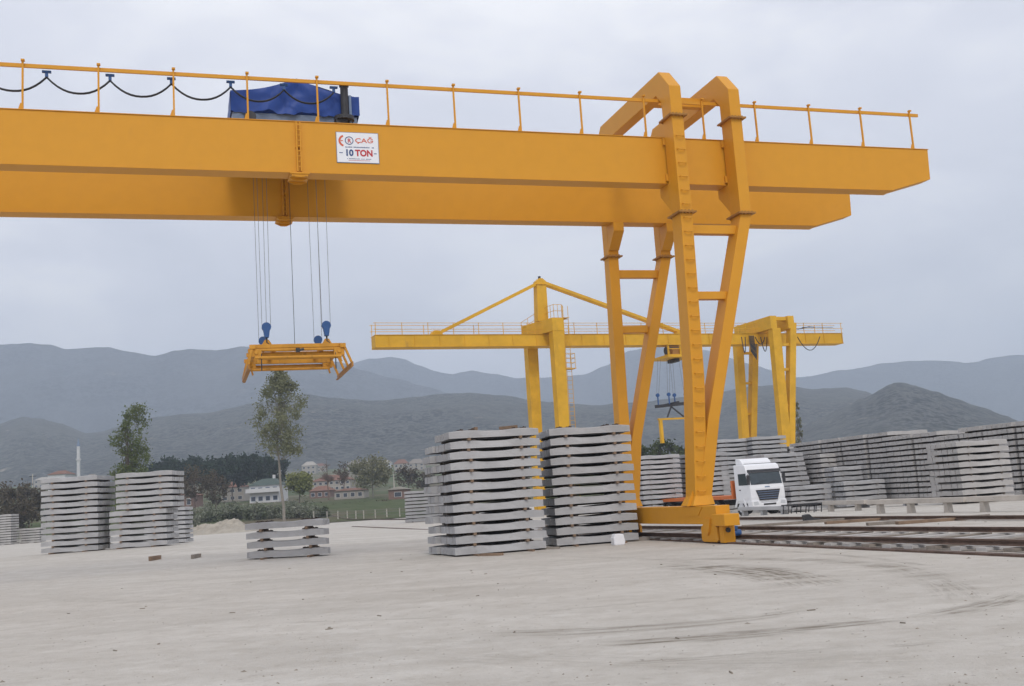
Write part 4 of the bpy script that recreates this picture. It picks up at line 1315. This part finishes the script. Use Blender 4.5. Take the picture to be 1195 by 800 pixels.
o_ = MB()
for y0, y1 in ((-.75, -.05), (.1, .8)):
    o_.bar((.12, y0, 1.76), (.055, y1, 1.95), .025, .025)
o_.build('wiper', M['dark'], tk)
MB().box(-.60, -.56, -W2 + .2, W2 - .2, 2.932, 2.96).build('roof_seal', M['dark'], tk)
MB().add(*slope_panel(1.56, 1.62, -.16, .16, .004, .012)).build('badge_strip', M['greyblue'], tk)
MB().add(*slope_panel(2.44, 2.60, -W2 + .03, W2 - .03, .05, .03)).build('sun_visor', M['dark'], tk)
o = MB().prism([(-.82, 1.43), (.82, 1.43), (.60, .84), (-.60, .84)], 'x', .125, .185).build('grille', M['dark'], tk)
mb = MB()
for k in range(4):
    z = .93 + k * .125; hw = .60 + (z - .84) * .37 - .03
    mb.box(.187, .205, -hw, hw, z, z + .03)
mb.build('grille_bar', M['greyblue'], o)
mb = MB().prism([(-W2 - .01, .34), (W2 + .01, .34), (W2 + .01, .84), (.66, .84), (.55, .70), (-.55, .70), (-.66, .84), (-W2 - .01, .84)], 'x', -.25, .23)
mb.build('bumper', M['white'], tk, .03)
MB().box(.232, .245, -.28, .28, .42, .53).build('number_plate', M['signw'], tk)
MB().box(.231, .24, -.42, .42, .56, .66).build('lower_intake', M['dark'], tk)
for s in (-1, 1):
    MB().prism([(s * .72, .62), (s * 1.06, .58), (s * 1.08, .78), (s * .80, .80)], 'x', .215, .243).build('headlight', M['chrome'], tk)
    mb = MB().prism([(-.98, 1.74), (-.08, 1.74), (-.22, 2.40), (-.98, 2.40)], 'y', s * (W2 - .01) if s > 0 else -W2 - .012, s * W2 + .012 if s > 0 else -W2 + .01)
    mb.build('side_window', M['glass'], tk)
    mb = MB().box(.06, .14, s * 1.22 - .09, s * 1.22 + .09, 1.75, 2.30).bar((-.05, s * 1.16, 2.34), (.1, s * 1.22, 2.32), .04, .04)
    mb.build('mirror', M['dark'], tk, .02)
    d = MB().box(-1.03, -.02, min(s * W2, s * (W2 + .012)), max(s * W2, s * (W2 + .012)), .98, 1.70)
    do = d.build('door', M['white'], tk, .004)
    MB().box(-.95, -.80, min(s * (W2 + .013), s * (W2 + .035)), max(s * (W2 + .013), s * (W2 + .035)), 1.45, 1.50).build('handle', M['dark'], do)
    MB().prism([(-1.55, .5), (-1.30, .98), (-.60, .98), (-.35, .5), (-.5, .5), (-.68, .86), (-1.22, .86), (-1.4, .5)], 'y', s * (W2 - .06) if s > 0 else -W2 - .03, s * W2 + .03 if s > 0 else -W2 + .06).build('wheel_arch', M['white'], tk)
    w_ = MB().disc((-.95, s * (W2 - .17), .47), (0, 1, 0), .47, .28, 26).build('wheel', M['rubber'], tk)
    MB().disc((-.95, s * (W2 - .02), .47), (0, 1, 0), .26, .04, 18).build('rim', M['chrome'], w_)
    for x in (-3.6, -9.2, -10.2):
        w_ = MB().disc((x, s * (W2 - .2), .47), (0, 1, 0), .47, .40, 26).build('wheel', M['rubber'], tk)
        MB().disc((x, s * (W2 + .01), .47), (0, 1, 0), .26, .03, 18).build('rim', M['chrome'], w_)
MB().box(-11.3, -1.3, -.42, .42, .62, .88).build('chassis', M['dark'], tk)
MB().box(-11.5, -1.85, -W2, W2, .98, 1.18).build('flatbed', M['orange'], tk, .01)
mb = MB().box(-1.84, -1.70, -W2, W2, .98, 2.05)
o = mb.build('headboard', M['orange'], tk, .01)
mb = MB()
for k in range(4): mb.box(-1.699, -1.67, -W2 + .05, W2 - .05, 1.15 + k * .22, 1.20 + k * .22)
mb.build('headboard_rib', M['orange'], o)

# ------------------------------------------------------------------ trees and plants
def leaf_cloud(mb, clumps, n, size, rg, flat=.0):
    for _ in range(n):
        c, r = rg.choice(clumps)
        d = Vector((rg.gauss(0, 1), rg.gauss(0, 1), rg.gauss(0, 1) * (1 - flat)))
        d = d * (r * .48)
        p = c + d
        s = size * rg.uniform(.6, 1.3)
        a = Vector((rg.gauss(0, 1), rg.gauss(0, 1), rg.gauss(0, 1))).normalized()
        b = a.cross(Vector((rg.gauss(0, 1), rg.gauss(0, 1), rg.gauss(0, 1)))).normalized()
        k = len(mb.v)
        mb.v += [tuple(p + a * s), tuple(p + b * s * .6), tuple(p - a * s), tuple(p - b * s * .6)]
        mb.f.append((k, k + 1, k + 2, k + 3)); mb.mi.append(0)
def branch(mb, p0, p1, r0, r1, rg, n=5, wob=.08, sides=5):
    p0, p1 = Vector(p0), Vector(p1)
    L = (p1 - p0).length
    pts = []
    for i in range(n + 1):
        t_ = i / n
        q = p0.lerp(p1, t_)
        k = math.sin(math.pi * t_) * L * wob
        pts.append(q + Vector((rg.gauss(0, 1) * k, rg.gauss(0, 1) * k, rg.gauss(0, .5) * k)))
    pts[0] = p0; pts[-1] = p1
    mb.tube(pts, r0, sides, r1, caps=False)
def twigs(mb, p, d, L, r, depth, rg, spread=.55, n=3):
    q = p + d * L
    branch(mb, p, q, r, r * .6, rg, 2, .05, 3)
    if depth == 0: return
    for _ in range(n):
        dd = (d + Vector((rg.gauss(0, spread), rg.gauss(0, spread), rg.gauss(.12, spread * .6)))).normalized()
        twigs(mb, p + d * L * rg.uniform(.45, 1), dd, L * rg.uniform(.55, .8), r * .6, depth - 1, rg, spread, n)
def tree(px, D, top, label, shape, leafmat, barkmat='bark', n=3500, size=.22, group=None, seed=0, width=None, trunk_r=None, bare=0, name='tree', cat='tree'):
    """top: picture row of the crown tip; shape: function(rg,H,w) -> list of (centre,radius), branch start height"""
    rg = random.Random(seed + int(px) * 3 + int(D))
    x, y = at(px, D); zg = ground_z(x, y)
    r = ray(px, top); H = EYE + r.z / r.y * D - zg
    w = width * D / FPX / 2
    root = empty(name, (x, y, zg - .05)); tag(root, label, cat, group)
    clumps, tips, base = shape(rg, H, w)
    tb = MB()
    tr = trunk_r or H * .016
    tips = sorted(tips, key=lambda c: c.z)
    topc = Vector((rg.gauss(0, .02) * H, rg.gauss(0, .02) * H, H * .93))
    branch(tb, (0, 0, 0), topc, tr, tr * .15, rg, 7, .012, 8)
    for c in tips:
        zb = base * H + max(0, (c.z - base * H)) * rg.uniform(.35, .7)
        st = topc * (zb / (H * .93))
        branch(tb, st, c, tr * .38 * (1 - zb / H) + .015, .012, rg, 4, .07, 4)
    if bare:
        for c in tips:
            for _ in range(bare):
                d = Vector((rg.gauss(0, .5), rg.gauss(0, .5), rg.uniform(.2, 1))).normalized()
                twigs(tb, c * .85, d, H * .07, .035, 3, rg)
    tb.build('trunk', M[barkmat], root, smooth=True)
    if leafmat:
        lb = MB(); leaf_cloud(lb, clumps, n, size, rg)
        me = bpy.data.meshes.new('crown'); me.from_pydata(lb.v, [], lb.f); me.materials.append(M[leafmat])
        link('crown', me, root)
    return root
def poplar_shape(lo, fork=False):
    def f(rg, H, w):
        cl = []; tips = []
        for i in range(100):
            t_ = rg.random() ** .95
            z = H * (lo + (1 - lo) * t_)
            prof = (math.sin(math.pi * min(1, (t_ + .12) / 1.12) ** .72)) ** .75 * (1 - .2 * t_)
            a = rg.uniform(0, 6.283); rr = w * prof * rg.uniform(.25, 1.0)
            c = Vector((math.cos(a) * rr, math.sin(a) * rr, z + .25 * rr))
            if fork: c.x += (w * .30 if i % 2 else -w * .24) * min(1, t_ * 1.4); c.z -= 0 if i % 2 else t_ * H * .04
            cl.append((c, w * (rg.uniform(.16, .32) if fork else rg.uniform(.13, .26)))); tips.append(c)
        cl.append((Vector((0, 0, H * .97)), w * .2))
        return cl, tips[:40], lo * .9
    return f
def cone_shape(rg, H, w):
    cl = []; tips = []
    for off, hh, k in ((-.20, .955, 46), (.26, 1.0, 46), (0, .55, 30)):
        for i in range(k):
            t_ = rg.random() ** 1.1
            z = H * (.14 + (hh - .14) * t_)
            rad = w * (.20 + .60 * (1 - t_) ** .75)
            a = rg.uniform(0, 6.283); rr = rad * math.sqrt(rg.random())
            c = Vector((math.cos(a) * rr + off * w * 1.2, math.sin(a) * rr, z))
            cl.append((c, w * rg.uniform(.16, .28))); tips.append(c)
    return cl, tips[::4], .15
def round_shape(lo, k=36, squash=1.0):
    def f(rg, H, w):
        cl = []; tips = []
        for i in range(k):
            d = Vector((rg.gauss(0, 1), rg.gauss(0, 1), rg.gauss(0, 1))).normalized() * (rg.uniform(.25, 1) ** .6)
            zc = H * (lo + 1) / 2; rz = H * (1 - lo) / 2
            c = Vector((d.x * w * .85, d.y * w * .85, zc + d.z * rz * .85 * squash))
            cl.append((c, min(w, rz) * rg.uniform(.22, .42))); tips.append(c)
        return cl, tips[:14], lo * .7
    return f
def umbrella_shape(rg, H, w):
    cl = []; tips = []
    for i in range(40):
        a = rg.uniform(0, 6.283); rr = w * math.sqrt(rg.random())
        z = H * (.72 + .24 * (1 - (rr / w) ** 2) * rg.uniform(.6, 1.0)) + rg.uniform(-.05, .03) * H
        c = Vector((math.cos(a) * rr, math.sin(a) * rr, z)); cl.append((c, w * rg.uniform(.2, .34))); tips.append(c)
    for i in range(14):
        a = rg.uniform(0, 6.283); rr = w * .8 * math.sqrt(rg.random())
        cl.append((Vector((math.cos(a) * rr, math.sin(a) * rr, H * rg.uniform(.45, .7))), w * .3))
    return cl, tips[:12], .45
def column_shape(rg, H, w):
    cl = []; tips = []
    for i in range(40):
        t_ = rg.random(); z = H * (.12 + .86 * t_)
        prof = math.sin(math.pi * (t_ * .88 + .1)) ** .6
        a = rg.uniform(0, 6.283); c = Vector((math.cos(a) * w * prof * .6, math.sin(a) * w * prof * .6, z))
        cl.append((c, w * .45)); tips.append(c)
    return cl, tips[:12], .1
def bush_shape(rg, H, w):
    cl = []; tips = []
    for i in range(30):
        a = rg.uniform(0, 6.283); rr = w * math.sqrt(rg.random()); z = H * rg.uniform(.15, .95) * (1 - .4 * (rr / w) ** 2)
        c = Vector((math.cos(a) * rr, math.sin(a) * rr, z)); cl.append((c, min(w, H) * rg.uniform(.22, .4))); tips.append(c)
    return cl, tips[:10], .05

tree(331, 105, 429, 'slender young poplar rising behind the low sleeper stack', poplar_shape(.44), 'poplar', 'bark', 8500, .12, width=74, seed=4, trunk_r=.17)
tree(152, 118, 475, 'greener two stemmed poplar behind the stepped stack', cone_shape, 'poplar2', 'darkbark', 12000, .13, width=62, seed=9, trunk_r=.18)
for i, (px, tp, wd, D) in enumerate(((198, 536, 44, 300), (226, 532, 40, 318), (250, 538, 38, 296), (272, 533, 44, 310), (296, 530, 42, 300), (318, 533, 36, 316), (181, 545, 30, 308))):
    tree(px, D, tp, ['dark umbrella pine at the left end of the pine grove', 'dark umbrella pine with the peak of the grove on the left half', 'lower pine in the middle of the grove', 'broad dark pine above the white villa', 'tallest dark pine right of the villa roof', 'dark pine just left of the slender poplar stem', 'small pine behind the stepped stack'][i],
         umbrella_shape, 'pine', 'darkbark', 4200, .5, 'dark pines of the grove', width=wd, seed=i)
tree(350, 215, 547, 'round yellow green willow beside the poplar stem', round_shape(.30, 30), 'willow', 'darkbark', 3200, .3, width=30, seed=2)
tree(384, 235, 531, 'thin bare grey tree in front of the town', round_shape(.35, 18), None, 'twig', width=20, bare=5, seed=3, group='bare trees before the town')
tree(402, 240, 535, 'thicker bare grey tree beside the pale broad tree', round_shape(.35, 18), 'brush', 'twig', 260, .25, width=22, bare=5, seed=5, group='bare trees before the town')
tree(436, 225, 530, 'broad pale green tree with many spreading stems', round_shape(.22, 44), 'pale', 'bark', 4200, .26, width=62, seed=6)
tree(478, 250, 540, 'reddish bare tree behind the small far stack', round_shape(.2, 24), 'brush', 'twig', 900, .3, width=34, bare=4, seed=8)
tree(497, 255, 548, 'dark reddish bush tree next to the tall stack', round_shape(.15, 24), 'brush', 'twig', 900, .3, width=26, bare=3, seed=11)
for i, (px, tp, wd, D) in enumerate(((207, 549, 34, 190), (228, 541, 40, 200), (252, 546, 34, 195))):
    tree(px, D, tp, ['reddish brown leafless tree hugging the stepped stack', 'tallest reddish leafless tree before the pines', 'reddish leafless tree beside the villa garden'][i], round_shape(.12, 30), 'brush', 'twig', 1300, .22, 'reddish leafless trees', width=wd, bare=4, seed=20 + i)
for i, (px, tp, wd, D) in enumerate(((-6, 557, 44, 165), (14, 560, 34, 160), (34, 556, 34, 170), (54, 565, 30, 175), (24, 580, 40, 140))):
    tree(px, D, tp, ['brown brush tree at the very left edge', 'brown brush tree second from the left edge', 'taller brown brush tree behind the even stack', 'brown brush tree peeking over the even stack', 'low brown thicket above the small far stacks'][i], round_shape(.08, 30), 'brush', 'twig', 1600, .22, 'brown brush behind the yard', width=wd, bare=3, seed=30 + i)
for i, (px, tp, wd, D) in enumerate(((247, 586, 36, 150), (275, 583, 34, 152), (300, 588, 30, 148), (322, 587, 28, 150), (349, 584, 40, 146), (372, 590, 24, 144), (217, 588, 26, 120))):
    tree(px, D, tp, ['grey green bush with pale blossom above the rubble heap', 'fuller grey green bush in front of the villa', 'low grey green bush right of the villa front', 'low bush left of the poplar stem', 'wide grey green bush right of the poplar stem', 'small bush at the meadow edge', 'dark green bush beside the stepped stack'][i], bush_shape, 'hedge', 'darkbark', 2200, .16, 'bushes behind the rubble heap', width=wd, seed=40 + i, name='bush', cat='bush', trunk_r=.06)
for i, (px, tp, wd, D) in enumerate(((404, 589, 36, 200), (430, 588, 40, 205), (456, 590, 34, 200))):
    tree(px, D, tp, ['brown bramble row start in the meadow', 'middle brown bramble in the meadow', 'brown bramble in the meadow by the brick shed'][i], bush_shape, 'brush', 'twig', 1100, .2, 'brown brambles in the meadow', width=wd, seed=50 + i, name='bush', cat='bush', trunk_r=.06)
for i, (px, tp, wd, D) in enumerate(((752, 515, 30, 150), (777, 508, 40, 155), (800, 514, 34, 150))):
    tree(px, D, tp, ['olive tree left of the yellow clamp leg', 'tallest olive green tree under the far spreader', 'olive tree hidden partly by the ladder leg'][i], round_shape(.1, 34), 'bush', 'darkbark', 2600, .24, 'olive green trees under the far spreader', width=wd, seed=60 + i, bare=2)
for i, (px, tp, wd, D) in enumerate(((930, 460, 11, 190), (938, 468, 9, 195))):
    tree(px, D, tp, ['tall slim poplar beside the far crane leg', 'slightly lower slim poplar beside the far crane leg'][i], column_shape, 'pale', 'twig', 900, .22, 'slim poplars by the far crane', width=wd, seed=70 + i)
for i, (px, tp, wd, D) in enumerate(((128, 555, 24, 175), (168, 560, 34, 172))):
    tree(px, D, tp, ['olive bush tree at the foot of the two stemmed poplar', 'yellowish bush tree over the stepped stack'][i], round_shape(.1, 26), 'poplar2', 'twig', 1500, .25, 'bush trees at the poplar foot', width=wd, seed=80 + i)

# rubble heap and stones
def heap(px0, px1, D, hgt):
    x0, _ = at(px0, D); x1, _ = at(px1, D)
    vs = []; fs = []; nx, ny = 60, 20
    for j in range(ny + 1):
        for i in range(nx + 1):
            s, t_ = i / nx, j / ny
            x = x0 + (x1 - x0) * s; y = D - 4 + 8 * t_
            e = (math.sin(math.pi * s) ** .5) * math.sin(math.pi * t_)
            z = e * hgt * (.62 + .5 * noise.fractal(Vector((x * .35, y * .35, 2)), .9, 2, 5)) + .22 * e * noise.fractal(Vector((x * 1.8, y * 1.8, 7)), .7, 2, 4)
            vs.append((x, y, ground_z(x, y) - .05 + max(0, z)))
    for j in range(ny):
        for i in range(nx):
            a = j * (nx + 1) + i; fs.append((a, a + 1, a + nx + 2, a + nx + 1))
    o = MB().add(vs, fs).build('rubble', M['rubble'])
    tag(o, 'pale heap of earth and rubble behind the stepped stack', 'rubble', kind='stuff')
heap(200, 300, 98, 1.7)
rg = random.Random(12)
mb = MB()
def stone(mb, x, y, r):
    vs = []; z0 = ground_z(x, y)
    base = [(1, 0, 0), (-1, 0, 0), (0, 1, 0), (0, -1, 0), (0, 0, 1), (0, 0, -.4)]
    for b in base:
        k = r * rg.uniform(.6, 1.2); vs.append((x + b[0] * k * 1.3, y + b[1] * k, z0 + b[2] * k * .7))
    mb.add(vs, [(0, 2, 4), (2, 1, 4), (1, 3, 4), (3, 0, 4), (2, 0, 5), (1, 2, 5), (3, 1, 5), (0, 3, 5)])
for _ in range(1500):
    px = rg.uniform(-60, 1260); D = 7 + 26 * rg.random() ** 1.4
    x, y = at(px, D)
    stone(mb, x, y, rg.uniform(.004, .012) * (1 + (rg.random() > .96) * 1.5))
for _ in range(45):
    px = rg.uniform(-60, 1260); D = 8 + 22 * rg.random()
    x, y = at(px, D); a_ = rg.uniform(0, 3.14); L_ = rg.uniform(.015, .05); z0 = ground_z(x, y)
    mb.bar((x - math.cos(a_) * L_, y - math.sin(a_) * L_, z0 + .006), (x + math.cos(a_) * L_, y + math.sin(a_) * L_, z0 + .008), rg.uniform(.01, .02), .012)
o = mb.build('pebbles', M['stone']); tag(o, 'small stones scattered over the dusty yard', 'pebbles', kind='stuff')

# ------------------------------------------------------------------ town, fence, minaret
def house(px, D, wpx, base, eave, ridge, wall, roof, label, depth=8, storeys=2, cols=4, rz=0, gable=False, group=None, cat='house', chim=False):
    x, y = at(px, D); zg = ground_z(x, y)
    w = wpx * D / FPX
    zr = EYE + ray(px, ridge).z / ray(px, ridge).y * D - zg
    ze = EYE + ray(px, eave).z / ray(px, eave).y * D - zg
    ze = max(ze, 2.0); zr = max(zr, ze + .6)
    root = empty('house', (x, y, zg - .1), R_(rz)); tag(root, label, cat, group)
    h = w / 2
    MB().box(-h, h, 0, depth, 0, ze).build('wall', M[wall], root)
    o_ = .35
    if gable:
        mb = MB().prism([(-h - o_, ze + .01), (h + o_, ze + .01), (0, zr)], 'y', -o_, depth + o_)
    else:
        mb = MB().add([(-h - o_, -o_, ze + .01), (h + o_, -o_, ze + .01), (h + o_, depth + o_, ze + .01), (-h - o_, depth + o_, ze + .01), (-h * .45, depth / 2, zr), (h * .45, depth / 2, zr)],
                      [(3, 2, 1, 0), (0, 1, 5, 4), (1, 2, 5), (2, 3, 4, 5), (3, 0, 4)])
    r = mb.build('roof', M[roof], root)
    if chim: MB().box(h * .3, h * .3 + .6, depth / 2 - .3, depth / 2 + .3, ze + .3, zr + .8).build('chimney', M[wall], r)
    sh = ze / storeys
    for s in range(storeys):
        for c in range(cols):
            xc = -h + w * (c + .5) / cols
            ww = min(1.3, w / cols * .5)
            f = MB().box(xc - ww / 2 - .08, xc + ww / 2 + .08, -.05, -.003, s * sh + sh * .28, s * sh + sh * .78).build('window', M['plaster'] if wall != 'plaster' else M['greyblue'], root)
            MB().box(xc - ww / 2, xc + ww / 2, -.075, -.052, s * sh + sh * .32, s * sh + sh * .74).build('pane', M['pane'], f)
    return root
v_ = house(309, 255, 34, 590, 565.5, 557, 'plaster', 'greenroof', 'white two storey villa with a green hipped roof', 10, 2, 4, chim=True)
MB().box(-4.2, 4.2, -1.3, -.06, 2.6, 2.8).box(-4.2, 4.2, -1.3, -1.2, 2.8, 3.6).build('balcony', M['plaster'], v_)
house(388, 300, 44, 580, 560, 553, 'beige', 'tile', 'wide beige building with red roof behind the bare trees', 10, 3, 7)
house(374, 270, 24, 588, 572, 566, 'brick', 'tile', 'low brick house beside the willow', 8, 1, 3)
house(408, 235, 34, 590, 583, 575, 'beige', 'tile', 'long low house with a red roof in the meadow', 8, 1, 4)
house(465, 205, 22, 595, 583, 576, 'brick', 'beige', 'small brick shed with pale gable roof by the meadow', 6, 1, 1, gable=True, cat='shed')
house(212, 240, 26, 590, 578, 572, 'brick', 'tile', 'red roofed house behind the leafless trees', 8, 1, 3)
house(272, 330, 26, 580, 568, 561, 'beige', 'tile', 'beige house left of the white villa', 8, 2, 3)
house(66, 330, 20, 580, 553, 548, 'plaster', 'tile', 'small white house above the even stack', 8, 2, 3)
rgt = random.Random(77)
cols_ = ['cream', 'white', 'grey', 'ochre']
seen = ['by the minaret', 'above the brush', 'under the hill on the far left', 'beyond the pines', 'over the pine tops', 'past the willow', 'above the bare trees', 'over the pale broad tree', 'beside the pale tree crown', 'above the brick shed', 'next to the reddish bush', 'beyond the meadow houses']
for i, (px, ez, D) in enumerate(((76, 552, 620), (104, 556, 600), (48, 553, 640), (190, 545, 700), (262, 540, 720), (362, 546, 640), (374, 541, 700), (416, 548, 620), (452, 545, 660), (470, 552, 560), (488, 550, 600), (428, 556, 540))):
    gx, gy = at(px, D); k_ = FPX / D
    ez = horizon(px) - (ground_z(gx, gy) + rgt.uniform(4.0, 6.5) - EYE) * k_
    house(px, D, rgt.uniform(12, 20), ez + 12, ez, ez - rgt.uniform(1.8, 2.8) * k_, ['plaster', 'beige', 'beige', 'beige'][i % 4], ['tile', 'greywood', 'beige'][i % 3], 'distant %s roofed house %s' % (['red', 'brown', 'pale'][i % 3], seen[i]), 9, 2, 3, group='distant houses of the town')
x, y = at(92, 420); zg = ground_z(x, y)
mn = empty('minaret', (x, y, zg - .2)); tag(mn, 'thin white minaret with a pointed cap behind the even stack', 'minaret')
hh = EYE + ray(92, 520).z / ray(92, 520).y * 420 - zg
MB().tube([(0, 0, 0), (0, 0, hh)], .75, 12, .62).build('shaft', M['plaster'], mn)
MB().tube([(0, 0, hh * .74), (0, 0, hh * .775)], 1.0, 12).build('gallery', M['plaster'], mn)
MB().tube([(0, 0, hh + .01), (0, 0, hh + 3.2)], .7, 12, .05).build('cap', M['greyblue'], mn)
# wire fence
fr = empty('wire_fence', (0, 0, 0)); tag(fr, 'fence of thin white concrete posts along the meadow', 'fence')
prev = None
fp = []
for px in (366, 381.5, 394, 405, 415, 424, 437.5, 451, 466, 480):
    x, y = at(px, 140 - (px - 366) * .12); z = ground_z(x, y); fp.append((x, y, z))
    MB().box(x - .06, x + .06, y - .06, y + .06, z, z + 1.1).build('post', M['beamcon'], fr)
mb = MB()
for hgt in (.4, .75, 1.05): mb.tube([(p[0], p[1] - .1, p[2] + hgt) for p in fp], .012, 4)
mb.build('wire', M['rope'], fr)
for px, D, tp, lab in ((461, 215, 553, 'grey utility pole beside the pale broad tree'), (148 - 110, 210, 553, 'thin utility pole in the brown brush')):
    x, y = at(px, D); z = ground_z(x, y); hh = EYE + ray(px, tp).z / ray(px, tp).y * D - z
    r = empty('utility_pole', (x, y, z)); tag(r, lab, 'utility pole')
    MB().tube([(0, 0, 0), (0, 0, hh)], .14, 8, .09).build('pole', M['beamcon'], r)
    MB().box(-.7, .7, -.05, .05, hh - .5, hh - .38).build('crossarm', M['dark'], r)

# ------------------------------------------------------------------ render settings
SC.view_settings.view_transform = 'Standard'
SC.view_settings.look = 'None'
SC.view_settings.exposure = 0.0
SC.view_settings.gamma = 1.0
SC.view_settings.use_curve_mapping = False
SC.render.engine = 'CYCLES'
SC.cycles.use_denoising = True
SC.cycles.max_bounces = 6
SC.cycles.diffuse_bounces = 3
SC.cycles.volume_bounces = 1
SC.cycles.transparent_max_bounces = 4
print('individual sleepers', count_ind[0])
